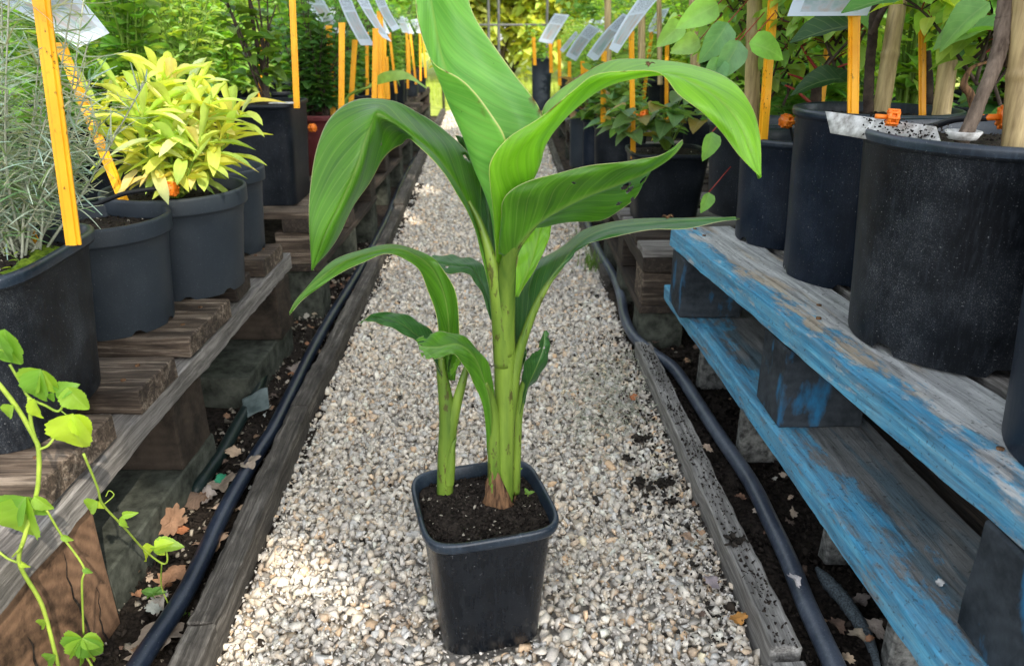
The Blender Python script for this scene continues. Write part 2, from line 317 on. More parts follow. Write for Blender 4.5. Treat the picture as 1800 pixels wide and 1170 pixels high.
# ------------------------------------------------------------------ object helpers
def tag(o, label=None, cat=None, group=None, kind=None):
    if label: o['label'] = label
    if cat: o['category'] = cat
    if group: o['group'] = group
    if kind: o['kind'] = kind
    return o
def thing(name, loc, label, cat, group=None):
    o = bpy.data.objects.new(name, None); COL.objects.link(o); o.empty_display_size = 0.05
    o.location = loc
    return tag(o, label, cat, group)
class MB:
    def __init__(s): s.v = []; s.f = []; s.uv = []; s.c = []; s.n = 0
    def add(s, v, f, uv=None, c=(1, 1, 1)):
        v = np.asarray(v, dtype=np.float64).reshape(-1, 3); k = len(v)
        s.v.append(v); s.f += [tuple(i + s.n for i in q) for q in f]; s.n += k
        s.uv.append(np.zeros((k, 2)) if uv is None else np.asarray(uv, dtype=np.float64))
        cc = np.asarray(c, dtype=np.float64)
        s.c.append(np.tile(cc, (k, 1)) if cc.ndim == 1 else cc)
        return s
    def build(s, name, mat, parent=None, smooth=True, origin=None, bevel=0):
        V = np.concatenate(s.v); UV = np.concatenate(s.uv); C = np.concatenate(s.c)
        if parent is not None:
            p = parent; off = np.zeros(3)
            while p is not None: off += np.array(p.location); p = p.parent
            V = V - off
        elif origin is not None: V = V - np.array(origin)
        me = bpy.data.meshes.new(name); me.from_pydata(V.tolist(), [], s.f); me.update()
        return finish(name, me, mat, parent, smooth, UV, C, origin if parent is None else None)
def finish(name, me, mat, parent, smooth, UV=None, C=None, loc=None):
    if UV is not None:
        ul = me.uv_layers.new(name='UVMap'); li = np.zeros(len(me.loops), dtype=np.int32); me.loops.foreach_get('vertex_index', li)
        ul.data.foreach_set('uv', UV[li].astype(np.float32).ravel())
    if C is not None:
        a = me.color_attributes.new(name='Col', type='FLOAT_COLOR', domain='POINT')
        a.data.foreach_set('color', np.concatenate([C, np.ones((len(C), 1))], 1).astype(np.float32).ravel())
    if smooth: me.polygons.foreach_set('use_smooth', [True] * len(me.polygons))
    me.materials.append(mat)
    o = bpy.data.objects.new(name, me); COL.objects.link(o)
    if parent is not None: o.parent = parent
    elif loc is not None: o.location = loc
    return o
def catmull(pts, n):
    p = np.asarray(pts, dtype=np.float64); k = len(p)
    if k == 2: 
        t = np.linspace(0, 1, n)[:, None]; return p[0] * (1 - t) + p[1] * t
    q = np.concatenate([[2 * p[0] - p[1]], p, [2 * p[-1] - p[-2]]])
    out = []
    for s in np.linspace(0, k - 1, n):
        i = min(int(s), k - 2); t = s - i
        a, b, c, d = q[i], q[i + 1], q[i + 2], q[i + 3]
        out.append(0.5 * (2 * b + (c - a) * t + (2 * a - 5 * b + 4 * c - d) * t * t + (3 * b - a - 3 * c + d) * t ** 3))
    return np.array(out)
def tube(mb, pts, rad, seg=8, n=None, c=(1, 1, 1), caps=True, wob=0):
    pts = [list(p) for p in pts]
    rr = [rad] * len(pts) if isinstance(rad, (int, float)) else list(rad)
    n = n or max(2, (len(pts) - 1) * 5 + 1)
    A = catmull([p + [r] for p, r in zip(pts, rr)], n)
    X, rr = A[:, :3], np.maximum(A[:, 3], 1e-4)
    T = np.gradient(X, axis=0); T /= np.linalg.norm(T, axis=1)[:, None] + 1e-9
    up = np.array([0, 0, 1.0]) if abs(T[0][2]) < 0.9 else np.array([1.0, 0, 0])
    V = []; U = []
    for i in range(n):
        s = np.cross(T[i], up); s /= np.linalg.norm(s) + 1e-9; up = np.cross(s, T[i])
        for k in range(seg):
            a = 2 * math.pi * k / seg; r = rr[i] * (1 + (R.uniform(-wob, wob) if wob else 0))
            V.append(X[i] + r * (math.cos(a) * s + math.sin(a) * up)); U.append((k / seg, i / n))
    Fc = [(i * seg + k, i * seg + (k + 1) % seg, (i + 1) * seg + (k + 1) % seg, (i + 1) * seg + k) for i in range(n - 1) for k in range(seg)]
    if caps: Fc += [tuple(range(seg))[::-1], tuple((n - 1) * seg + k for k in range(seg))]
    mb.add(V, Fc, U, c); return mb
def box(mb, x0, x1, y0, y1, z0, z1, bev=0.0, c=(1, 1, 1)):
    if bev <= 0:
        v = [(x, y, z) for x in (x0, x1) for y in (y0, y1) for z in (z0, z1)]
        f = [(0, 1, 3, 2), (4, 6, 7, 5), (0, 4, 5, 1), (2, 3, 7, 6), (0, 2, 6, 4), (1, 5, 7, 3)]
        return mb.add(v, f, None, c)
    bm = bmesh.new(); bmesh.ops.create_cube(bm, size=1)
    for v in bm.verts: v.co = Vector(((x0 + x1) / 2 + v.co.x * (x1 - x0), (y0 + y1) / 2 + v.co.y * (y1 - y0), (z0 + z1) / 2 + v.co.z * (z1 - z0)))
    bmesh.ops.bevel(bm, geom=bm.edges[:], offset=bev, segments=2, affect='EDGES')
    mb.add([tuple(v.co) for v in bm.verts], [tuple(v.index for v in f.verts) for f in bm.faces], None, c); bm.free()
    return mb
def plank(name, A, B, width, thick, mat, parent, side=1, jit=0.0025, seg=34, bev=0.0025, roll=0.0):
    """a sawn board from A to B (centre line of its visible lower outer edge), grain along local X, extends to local +Y*side; A,B give the outer bottom edge"""
    A = Vector(A); B = Vector(B); Ln = (B - A).length
    bm = bmesh.new()
    ny, nz = 5, 2
    bmesh.ops.create_cube(bm, size=1)
    for v in bm.verts: v.co = Vector(((v.co.x + 0.5) * Ln, (v.co.y + 0.5) * width, (v.co.z + 0.5) * thick))
    bmesh.ops.bevel(bm, geom=bm.edges[:], offset=bev, segments=1, affect='EDGES')
    for k in range(1, seg):
        bmesh.ops.bisect_plane(bm, geom=bm.verts[:] + bm.edges[:] + bm.faces[:], plane_co=(Ln * k / seg, 0, 0), plane_no=(1, 0, 0))
    for k in (0.25, 0.6): bmesh.ops.bisect_plane(bm, geom=bm.verts[:] + bm.edges[:] + bm.faces[:], plane_co=(0, width * k, 0), plane_no=(0, 1, 0))
    o = R.uniform(0, 50)
    for v in bm.verts:
        c = v.co.copy()
        v.co += jit * noise.noise_vector(Vector((c.x * 22 + o, c.y * 30, c.z * 30))) + 0.6 * jit * noise.noise_vector(Vector((c.x * 90 + o, c.y * 60, c.z * 60)))
        v.co.z += 2.0 * jit * noise.noise(Vector((c.x * 3 + o, 0, 0)))
    if side < 0:
        for v in bm.verts: v.co.y = -v.co.y
        bmesh.ops.reverse_faces(bm, faces=bm.faces[:])
    me = bpy.data.meshes.new(name); bm.to_mesh(me); bm.free()
    me.materials.append(mat)
    ob = bpy.data.objects.new(name, me); COL.objects.link(ob)
    d = (B - A).normalized()
    yaxis = Vector((0, 0, 1)).cross(d).normalized(); z = d.cross(yaxis)
    m = Matrix((d, yaxis, z)).transposed()
    rot = (m @ Matrix.Rotation(roll, 3, 'X')).to_euler()
    ob.rotation_euler = rot
    if parent is not None:
        ob.parent = parent; ob.location = A - parent.location
    else: ob.location = A
    return ob
def block(name, x0, x1, y0, y1, z0, z1, mat, parent, jit=0.002):
    bm = bmesh.new(); bmesh.ops.create_cube(bm, size=1)
    sx, sy, sz = x1 - x0, y1 - y0, z1 - z0
    for v in bm.verts: v.co = Vector((v.co.x * sx, v.co.y * sy, v.co.z * sz))
    bmesh.ops.bevel(bm, geom=bm.edges[:], offset=0.0035, segments=1, affect='EDGES')
    bmesh.ops.subdivide_edges(bm, edges=bm.edges[:], cuts=3, use_grid_fill=True)
    o = R.uniform(0, 50)
    for v in bm.verts: v.co += jit * noise.noise_vector(v.co * 40 + Vector((o, o, o)))
    me = bpy.data.meshes.new(name); bm.to_mesh(me); bm.free(); me.materials.append(mat)
    ob = bpy.data.objects.new(name, me); COL.objects.link(ob)
    c = Vector(((x0 + x1) / 2, (y0 + y1) / 2, (z0 + z1) / 2))
    if parent is not None: ob.parent = parent; ob.location = c - parent.location
    else: ob.location = c
    return ob
def ring(kind, h, n, rot=0.0, cr=0.35):
    """outline of radius/half width h; round or rounded square"""
    out = []
    for k in range(n):
        a = 2 * math.pi * k / n
        if kind == 'round': x, y = math.cos(a) * h, math.sin(a) * h
        else:
            p = 5.0 if kind == 'square' else 12.0
            q = (abs(math.cos(a)) ** p + abs(math.sin(a)) ** p) ** (-1 / p)
            x, y = math.cos(a) * q * h, math.sin(a) * q * h
        out.append((x * math.cos(rot) - y * math.sin(rot), x * math.sin(rot) + y * math.cos(rot)))
    return out
def lathe(mb, prof, kind, loc, rot=0, n=64, notch=None, wob=0.0):
    V = []
    rr = [1 + wob * math.sin(k * 2 * math.pi / n * 2 + loc[0] * 30) for k in range(n)]
    for j, (h, z) in enumerate(prof):
        for k, (x, y) in enumerate(ring(kind, h, n, rot)):
            zz = z
            if notch and j <= 1 and (k % notch[0]) in notch[1]: zz += notch[2] * (1 if j == 0 else 0.999)
            V.append((loc[0] + x * rr[k], loc[1] + y * rr[k], loc[2] + zz))
    Fc = [(j * n + k, j * n + (k + 1) % n, (j + 1) * n + (k + 1) % n, (j + 1) * n + k) for j in range(len(prof) - 1) for k in range(n)]
    mb.add(V, Fc); return mb
# stone templates -------------------------------------------------
def stone_templates(k=16, npts=12, flat=0.55):
    T = []
    rr = np.random.default_rng(5)
    for i in range(k):
        p = rr.normal(size=(npts, 3)); p /= np.linalg.norm(p, axis=1)[:, None]; p *= rr.uniform(0.75, 1.1, (npts, 1))
        p *= np.array([1.15, 0.85, flat])
        bm = bmesh.new()
        for q in p: bm.verts.new(q)
        r = bmesh.ops.convex_hull(bm, input=bm.verts[:])
        for v in [v for v in bm.verts if not v.link_faces]: bm.verts.remove(v)
        bmesh.ops.triangulate(bm, faces=bm.faces[:]); bm.verts.index_update()
        T.append((np.array([tuple(v.co) for v in bm.verts]), np.array([[v.index for v in f.verts] for f in bm.faces]))); bm.free()
    return T
ST_T = stone_templates()
def scatter_tpl(name, T, pos, size, cols, mat, parent=None, kind=None, full_rot=True, smooth=False, R3=None, seed=3, uvT=None, link=True):
    """many copies of small templates as one mesh (numpy)"""
    rg = np.random.default_rng(seed); n = len(pos); pos = np.asarray(pos); size = np.asarray(size, dtype=float)
    if size.ndim == 1: size = np.repeat(size[:, None], 3, 1)
    if R3 is None:
        q = rg.normal(size=(n, 4))
        if not full_rot: q[:, 1:3] *= 0.35
        q /= np.linalg.norm(q, axis=1)[:, None]; w, x, y, z = q.T
        R3 = np.stack([1 - 2 * (y * y + z * z), 2 * (x * y - z * w), 2 * (x * z + y * w), 2 * (x * y + z * w), 1 - 2 * (x * x + z * z), 2 * (y * z - x * w),
                       2 * (x * z - y * w), 2 * (y * z + x * w), 1 - 2 * (x * x + y * y)], 1).reshape(n, 3, 3)
    which = rg.integers(0, len(T), n)
    VV, FF, CC, UU = [], [], [], []; off = 0; fs = None
    for k, tp in enumerate(T):
        idx = np.where(which == k)[0]
        if len(idx) == 0: continue
        v, f = tp[0], tp[1]
        loc = v[None, :, :] * size[idx][:, None, :]
        W = np.einsum('nij,nvj->nvi', R3[idx], loc) + pos[idx][:, None, :]
        VV.append(W.reshape(-1, 3)); m = len(v)
        FF.append((f[None] + (off + np.arange(len(idx)) * m)[:, None, None]).reshape(-1, f.shape[1]))
        CC.append(np.repeat(cols[idx], m, 0)); off += len(idx) * m
        if len(tp) > 2: UU.append(np.tile(tp[2], (len(idx), 1)))
    V = np.concatenate(VV); Fa = np.concatenate(FF); C = np.concatenate(CC); U = np.concatenate(UU) if UU else None
    if parent is not None:
        p = parent; o3 = np.zeros(3)
        while p is not None: o3 += np.array(p.location); p = p.parent
        V = V - o3
    me = bpy.data.meshes.new(name); nf, fl = Fa.shape
    me.vertices.add(len(V)); me.vertices.foreach_set('co', V.astype(np.float32).ravel())
    me.loops.add(nf * fl); me.loops.foreach_set('vertex_index', Fa.astype(np.int32).ravel())
    me.polygons.add(nf); me.polygons.foreach_set('loop_start', np.arange(0, nf * fl, fl, dtype=np.int32)); me.polygons.foreach_set('loop_total', np.full(nf, fl, dtype=np.int32))
    me.update(calc_edges=True); me.validate()
    o = finish(name, me, mat, parent, smooth, U, C)
    if kind: o['kind'] = kind
    return o
# leaf templates: tip along +Y, normal +Z, length 1 ----------------
def leaf_tpl(outline, nv=8, nu=4, cup=0.12, droop=0.25, wave=0.0, wf=3):
    """outline(v)->half width; grid of nu*2 x nv quads"""
    V = []; U = []; m = nu + 1 if nu % 2 == 0 else nu
    cols = np.linspace(-1, 1, nu + 1)
    for j in range(nv + 1):
        t = j / nv; w = outline(t)
        for c in cols:
            x = c * w; z = cup * abs(c) * w * 2 - droop * t * t + wave * math.sin(t * wf * 6.28 + (c > 0) * 1.0) * abs(c)
            V.append((x, t * (1 - 0.1 * droop), z)); U.append((c / 2 + 0.5, t))
    Fc = [(j * (nu + 1) + i, j * (nu + 1) + i + 1, (j + 1) * (nu + 1) + i + 1, (j + 1) * (nu + 1) + i) for j in range(nv) for i in range(nu)]
    return np.array(V), np.array(Fc), np.array(U)
def ov(w, peak=0.4):   # ovate with pointed tip
    def f(t): return w * (math.sin(math.pi * min(1, t ** (math.log(0.5) / math.log(peak)))) ** 0.8) + 0.004
    return f
def serr(w, peak=0.38, teeth=9, amp=0.12):
    g = ov(w, peak)
    return lambda t: g(t) * (1 - amp * ((t * teeth) % 1.0))
def lobed(w):
    def f(t):
        base = ov(w, 0.42)(t)
        return base * (0.72 + 0.38 * abs(math.sin(t * math.pi * 2.6 + 0.5)))
    return f
LT = {
 'broad': [leaf_tpl(serr(0.34, 0.36, 6, 0.08), 7, 4, 0.25, d, 0.015) for d in (0.15, 0.35, 0.5)],
 'small': [leaf_tpl(ov(0.27, 0.42), 5, 2, 0.22, d) for d in (0.1, 0.35)],
 'lobed': [leaf_tpl(lobed(0.46), 9, 4, 0.18, d, 0.02) for d in (0.15, 0.4)],
 'long': [leaf_tpl(ov(0.17, 0.45), 7, 2, 0.25, d) for d in (0.1, 0.5)],
 'sage': [leaf_tpl(lambda t: 0.022 + 0.105 * max(0.0, math.sin(math.pi * min(1, max(0.0, t)) ** 1.9)) ** 0.7 - (0.015 if t > .97 else 0), 10, 4, c, d, 0.010) for c, d in ((0.5, 0.15), (0.3, 0.5), (0.6, -0.2), (.4, .8))],
 'needle': [leaf_tpl(lambda t: 0.034 * (1.05 - t * 0.75), 5, 2, 0.3, d) for d in (-0.25, 0.12, 0.5)],
 'grass': [leaf_tpl(lambda t: 0.03 * (1.02 - t), 5, 2, 0.3, d) for d in (0.1, 0.4, 0.8)],
 'fern': [leaf_tpl(lambda t: 0.16 * (1.02 - t) * (0.35 + 0.65 * ((t * 9) % 1.0 > 0.4)), 18, 2, 0.1, d) for d in (0.3, 0.6)],
}
class Leaves:
    def __init__(s): s.p = []; s.d = []; s.n = []; s.s = []; s.c = []
    def add(s, p, d, up, size, col):
        s.p.append(tuple(p)); s.d.append(tuple(d)); s.n.append(tuple(up)); s.s.append(size); s.c.append(col)
    def build(s, name, tpl, mat, parent=None, seed=1, width=1.0):
        d = np.array(s.d); d /= np.linalg.norm(d, axis=1)[:, None] + 1e-9
        n = np.array(s.n); x = np.cross(d, n); x /= np.linalg.norm(x, axis=1)[:, None] + 1e-9; z = np.cross(x, d)
        R3 = np.stack([x, d, z], 2); S = np.array(s.s)
        S3 = np.stack([S * width, S, S], 1)
        return scatter_tpl(name, LT[tpl] if isinstance(tpl, str) else tpl, np.array(s.p), S3, np.array(s.c), mat, parent, None, smooth=True, R3=R3, seed=seed)
def rcol(c, v=0.25, r=R, yel=0.0):
    k = 1 + r.uniform(-v, v); h = r.uniform(-0.12, 0.12) + yel * r.random()
    return (max(0.004, c[0] * k * (1 + h * 1.5)), c[1] * k, max(0.004, c[2] * k * (1 - h)))
def grow(base, height, spread, nst, nodes, lsize, col, stem, leaves, r, pair=2, lean=0.4, rad=0.004, tipsize=0.7, colv=0.3, start=0.12, droop=0.1, petiole=0.02, pet=None, lnoise=0.25, wiggle=0.03):
    base = np.array(base, dtype=float)
    for s in range(nst):
        az = r.uniform(0, 6.283); sp = spread * r.uniform(0.2, 1.0) if nst > 1 else spread * 0.3
        hh = height * r.uniform(0.65, 1.0)
        end = base + np.array([math.cos(az) * sp, math.sin(az) * sp, hh])
        mid = base + np.array([math.cos(az) * sp * (0.5 - lean * 0.6) + r.uniform(-wiggle, wiggle), math.sin(az) * sp * (0.5 - lean * 0.6) + r.uniform(-wiggle, wiggle), hh * 0.5])
        pts = catmull([base + np.array([r.uniform(-.01, .01), r.uniform(-.01, .01), 0]), mid, end], nodes + 3)
        tube(stem, pts.tolist(), [rad * (1 - 0.65 * i / (len(pts) - 1)) for i in range(len(pts))], 5, len(pts) * 2, caps=False)
        for i in range(1, len(pts)):
            t = i / (len(pts) - 1)
            if t < start: continue
            a0 = r.uniform(0, 6.283)
            for k in range(pair):
                a = a0 + k * 6.283 / pair + r.uniform(-0.4, 0.4)
                up = 0.25 + 0.5 * t + r.uniform(-lnoise, lnoise)
                d = np.array([math.cos(a), math.sin(a), up - droop]); d /= np.linalg.norm(d)
                p0 = pts[i]; p1 = p0 + d * petiole * r.uniform(0.6, 1.6)
                if petiole > 0.008: tube(pet or stem, [p0.tolist(), p1.tolist()], max(0.0009, rad * 0.28), 3, 2, caps=False)
                sz = lsize * (1 - (1 - tipsize) * t) * r.uniform(0.65, 1.25)
                nrm = np.array([r.uniform(-.45, .45), r.uniform(-.45, .45), 1.0])
                leaves.add(p1, d + np.array([0, 0, -0.25 * droop]), nrm, sz, rcol(col, colv, r, 0.15))
# ================================================================== SETTING
def sheet(name, pts, mat, z, kind='structure'):
    me = bpy.data.meshes.new(name); me.from_pydata([(x, y, z) for x, y in pts], [], [tuple(range(len(pts)))]); me.update()
    me.materials.append(mat); o = bpy.data.objects.new(name, me); COL.objects.link(o); o['kind'] = kind; return o
sheet('ground', [(-80, -60), (80, -60), (80, 120), (-80, 120)], M['ground'], -0.03)
LK = [(-.395, .35), (-.43, .82), (-.468, 1.5), (-.49, 2.3), (-.545, 3.7), (-.63, 5.5), (-.76, 8.8)]     # left edge of gravel
RK = [(.368, .35), (.364, .82), (.347, 1.99), (.325, 3.4), (.30, 5.0), (.30, 8.8)]
def xat(L_, y):
    for (x0, y0), (x1, y1) in zip(L_, L_[1:]):
        if y <= y1: return x0 + (x1 - x0) * (y - y0) / (y1 - y0)
    return L_[-1][0]
sheet('gravel_path', LK + RK[::-1], M['gravelbase'], -0.014)
# gravel chips
def gravel():
    pos, size, cols = [], [], []
    pal = np.array([(.70, .67, .62), (.64, .61, .57), (.76, .73, .68), (.58, .56, .54), (.66, .59, .50), (.70, .63, .54), (.50, .48, .46), (.60, .61, .62), (.80, .78, .73)])
    rg = np.random.default_rng(3)
    for y0, y1, sp, s0, s1, lay in ((.5, 1.5, .0134, .0076, .0132, 2), (1.5, 2.4, .0150, .0080, .0135, 2), (2.4, 4.2, .0165, .009, .015, 1), (4.2, 9.2, .03, .012, .021, 1)):
        for l in range(lay):
            for y in np.arange(y0, y1, sp):
                xa, xb = xat(LK, y) - 0.0, xat(RK, y) + 0.0
                if l == 0 or lay == 1: xs = np.arange(xa, xb, sp)
                else: xs = np.arange(xa + sp / 2, xb, sp)
                k = len(xs); X = xs + rg.uniform(-.55, .55, k) * sp; Y = y + rg.uniform(-.55, .55, k) * sp
                S = rg.uniform(s0, s1, k) * np.where(rg.random(k) < .12, 1.35, 1.0) * np.where(rg.random(k) < .4, rg.uniform(.35, .8, k), 1)
                Z = np.array([0.006 * noise.noise(Vector((a * 6, b * 6, 0))) for a, b in zip(X, Y)]) + rg.uniform(-.004, .003, k) - .006 + (0.0035 if l else 0)
                cx, cy = PCX - X, PCY - Y
                ok = ~((np.abs(cx * math.cos(PR) + cy * math.sin(PR)) < .071) & (np.abs(-cx * math.sin(PR) + cy * math.cos(PR)) < .071))
                c = pal[rg.integers(0, len(pal), k)] * rg.uniform(.78, 1.06, (k, 1))
                dk = rg.random(k) < .006 + .06 * np.clip((X - .22) / .12, 0, 1) * (Y < 2.6); c[dk] = (.03, .028, .026)
                c = c * np.array([1.0, .975, .92]); warm = rg.random(k) < .08; c[warm] = c[warm] * np.array([1.05, .88, .72])
                pos.append(np.stack([X, Y, Z], 1)[ok]); size.append(S[ok]); cols.append(c[ok])
    return scatter_tpl('gravel', ST_T, np.concatenate(pos), np.concatenate(size), np.minimum(np.concatenate(cols) * np.array([1.15, 1.13, 1.10]), .88), M['stones'], None, 'stuff')
PCX, PCY, PR = -.043, .911, math.radians(15)
gravel()
def fines():
    rg = np.random.default_rng(8); n = 15000; Y = .55 + 2.4 * rg.random(n) ** 1.3; X = np.array([rg.uniform(xat(LK, y), xat(RK, y)) for y in Y])
    c = np.array([(.72, .68, .61)]) * rg.uniform(.6, 1.15, (n, 1)); d = rg.random(n) < .025; c[d] = (.08, .07, .06)
    scatter_tpl('gravel_fines', ST_T, np.stack([X, Y, rg.uniform(-.004, .006, n)], 1), rg.uniform(.0020, .0048, n), c, M['stones'], None, 'stuff', seed=9)
fines()

# timber edging of the path
def kerb(name, pts, w, h, mat, label, side, ext=0.0):
    root = thing(name, (pts[0][0], pts[0][1], 0), label, 'edging')
    for (a, b) in zip(pts, pts[1:]):
        A, B = (a, b) if side < 0 else (b, a)
        plank('board', (A[0], A[1], -0.03), (B[0], B[1], -0.03 + 0.001), w, h + 0.03, mat, root, 1, 0.003, 50)
    return root
kerb('path_edging', [(-.392, .35), (-.432, .84), (-.470, 1.52)], .042, .055, M['kerbwood'], 'dark damp timber edging on the left side of the gravel, nearest stretch', -1)
kerb('path_edging', [(-.475, 1.535), (-.492, 2.3), (-.548, 3.7)], .042, .05, M['kerbwood'], 'grey timber edging on the left side of the gravel, middle stretch', -1)
kerb('path_edging', [(-.55, 3.71), (-.63, 5.5), (-.76, 8.8)], .05, .06, M['kerbwood'], 'sunlit timber edging on the left side of the gravel, farthest stretch', -1)
kerb('path_edging', [(.372, .35), (.366, .79)], .045, .036, M['kerbpale'], 'pale timber edging right of the gravel at the bottom of the photo', 1)
kerb('path_edging', [(.368, .803), (.349, 1.93)], .043, .046, M['kerbpale'], 'pale timber edging sprinkled with soil right of the gravel, ending by the black pipe', 1)
kerb('path_edging', [(.335, 2.6), (.325, 3.4), (.30, 5.0), (.30, 8.8)], .04, .03, M['kerbwood'], 'low dark edging right of the gravel, far stretch beyond the weeds', 1)

# soil strips with crumbs
def crumbs(name, n, fx, fy, z, smin, smax, kind='stuff', dark=True, seed=1, zj=0.004):
    rg = np.random.default_rng(seed); pos = []; 
    while len(pos) < n:
        y = fy(rg); x = fx(rg, y); pos.append((x, y, z + rg.uniform(-zj, zj)))
    s = rg.uniform(0, 1, n) ** 2.2 * (smax - smin) + smin
    c = np.array([(.022, .018, .015)] * n) * rg.uniform(.5, 1.9, (n, 1))
    if not dark:
        k = rg.random(n) < .3; c[k] = np.array([.3, .27, .22]) * rg.uniform(.6, 1.3, (k.sum(), 1))
    return scatter_tpl(name, ST_T, np.array(pos), s, c, M['crumb'], None, kind, seed=seed)
for nm, a, b in (('soil_strip', -.80, -.43), ('soil_strip', .38, .72)):
    V = []; Fc = []; nx, ny = 18, 110
    for j in range(ny + 1):
        y = .4 + 4.2 * j / ny
        for i in range(nx + 1):
            x = a + (b - a) * i / nx - (0.03 * (y - .8) if a < 0 else 0.01 * (y - .8)) * (1 if a < 0 else 1)
            V.append((x, y, -.004 + .012 * noise.noise(Vector((x * 14, y * 14, 3))) + .006 * noise.noise(Vector((x * 50, y * 50, 3)))))
    Fc = [(j * (nx + 1) + i, j * (nx + 1) + i + 1, (j + 1) * (nx + 1) + i + 1, (j + 1) * (nx + 1) + i) for j in range(ny) for i in range(nx)]
    o = MB().add(V, Fc).build(nm, M['soil']); o['kind'] = 'structure'
crumbs('soil_crumbs', 3600, lambda r, y: xat(LK, y) - r.uniform(.05, .22), lambda r: r.uniform(.6, 3.2), .002, .0015, .009, dark=False, seed=2)
crumbs('soil_crumbs', 4800, lambda r, y: r.uniform(.405, .62), lambda r: r.uniform(.55, 3.0), .003, .0015, .010, seed=3)
crumbs('soil_crumbs', 620, lambda r, y: xat(RK, y) + r.uniform(.006, .04), lambda r: .8 + 1.1 * r.random(), .048, .0012, .0042, seed=4, zj=.001)
crumbs('soil_crumbs', 800, lambda r, y: xat(RK, y) - abs(r.normal(0, .055)), lambda r: r.uniform(.85, 2.1), .006, .0015, .006, seed=5)
def clod(name, px, py, s, label, z=.012):
    root_p = P(px, py, z); rg = np.random.default_rng(int(px)); n = 26
    pos = rg.normal(0, s * .45, (n, 3)) * np.array([1.3, .9, .45]) + np.array(root_p)
    o = scatter_tpl(name, ST_T, pos, rg.uniform(.25, .62, n) * s, np.array([(.03, .026, .022)] * n) * rg.uniform(.6, 1.5, (n, 1)), M['crumb'], None, None, seed=int(px))
    return tag(o, label, 'soil clod')
clod('soil_clod', 1128, 848, .018, 'dark soil lump on the white gravel, left one of the pair beside the pot')
clod('soil_clod', 1166, 846, .015, 'brown crumbly soil lump touching the right timber edging')
clod('soil_clod', 1102, 805, .010, 'small black soil lump on gravel just above the larger pair')
clod('soil_clod', 1180, 880, .010, 'small dark soil lump on gravel below the brown crumbly lump')
clod('soil_clod', 962, 600, .014, 'black soil lump on gravel behind the torn right leaf')
clod('soil_clod', 1130, 770, .014, 'loose black soil patch on gravel by the dry roots')
clod('soil_clod', 1290, 950, .014, 'soil heap spilling over the right timber edging', .05)

# pipes
LP_ = [(246, 1163), (328, 1037), (393, 900), (438, 821), (461, 784), (479, 756), (513, 688), (547, 619), (581, 558), (640, 462), (680, 385), (703, 330), (722, 292), (742, 262)]
mb = MB(); pts = [P(205, 1240, .03)] + [P(a, b, .03) for a, b in LP_]; tube(mb, pts, .0148, 14, 90)
tag(mb.build('irrigation_pipe', M['pipe']), 'black irrigation pipe lying in the left gutter beside the dark timber edging', 'pipe')
RP_ = [(1034, 394), (1051, 438), (1079, 486), (1092, 524), (1098, 558), (1115, 592), (1147, 620), (1180, 643), (1201, 668), (1236, 722), (1267, 769), (1318, 844), (1353, 914), (1388, 988), (1419, 1066), (1462, 1159), (1500, 1250)]
mb = MB(); tube(mb, [P(1018, 360, .03)] + [P(a, b, .03) for a, b in RP_], .0155, 14, 110)
tag(mb.build('irrigation_pipe', M['pipe2']), 'scuffed black irrigation pipe running over soil between pale edging and blue pallet', 'pipe')
mb = MB(); tube(mb, [P(322, 893, -.03)] + [P(x, y, .02) for x, y in ((345, 860), (366, 830), (392, 792), (420, 742), (450, 690), (470, 640), (500, 590))], .014, 12, 50)
tag(mb.build('garden_hose', M['hose']), 'dark green hose lying in the left gutter behind the black pipe', 'hose')
mb = MB(); tube(mb, [P(x, y, .012) for x, y in ((1436, 998), (1455, 1022), (1478, 1048), (1505, 1085), (1530, 1130), (1545, 1180))], [.004, .012, .012, .011, .008, .004], 10, 40, wob=.1)
tag(mb.build('netting_sleeve', M['mesh']), 'grey mesh netting sleeve half buried in soil right of the pipe', 'netting')

# ================================================================== BENCHES (pallets)
# left front pallet
root = thing('pallet', (-.61, 1.3, 0), 'brown wooden pallet bench at left carrying the round grey pots, deck boards lying crosswise', 'pallet')
plank('stringer_board', (-.588, .62, .232), (-.628, 2.03, .232), .10, .044, M['wood_grey'], root, 1, .003, 70)
for y0, y1, x0, mt in ((.50, .665, -.60, 'wood_wet'), (.80, .985, -.598, 'wood_wet'), (1.062, 1.20, -.602, 'wood_wet'), (1.285, 1.505, -.606, 'wood_wet'), (1.60, 1.70, -.628, 'wood_dark'), (1.79, 1.955, -.622, 'wood_wet')):
    plank('deck_board', (x0 + R.uniform(-.004, .004), y1, .2795), (x0 - 1.1, y1 - .005, .2795), y1 - y0, .042, M[mt], root, 1, .0022, 30)
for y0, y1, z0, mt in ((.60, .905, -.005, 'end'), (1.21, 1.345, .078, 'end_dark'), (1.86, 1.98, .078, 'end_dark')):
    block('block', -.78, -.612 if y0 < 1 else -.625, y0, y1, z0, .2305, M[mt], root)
blk = [o for o in root.children if o.name.startswith('block')][0]
for cy, w_, z0, z1 in ((.715, .010, .0, .15), (.82, .005, .05, .20), (.86, .004, .0, .10)):
    mb = MB(); V = []
    for k in range(9):
        t = k / 8; zz = z0 + (z1 - z0) * t; ww = w_ * (1 - t) ** .7 + .0006; y_ = cy + .006 * math.sin(t * 5 + cy * 40) + .002 * math.sin(t * 23)
        V += [(-.6085, y_ - ww / 2, zz), (-.6085, y_ + ww / 2, zz)]
    mb.add(V, [(2 * k, 2 * k + 1, 2 * k + 3, 2 * k + 2) for k in range(8)]); mb.build('crack', M['soil'], blk)
block('block', -1.6, -1.45, 1.2, 1.35, .0, .2305, M['wood_dark'], root)
plank('bottom_board', (-.80, 1.00, .078), (-.80, 2.0, .078), .10, .02, M['wood_dark'], root, 1, .002, 30)
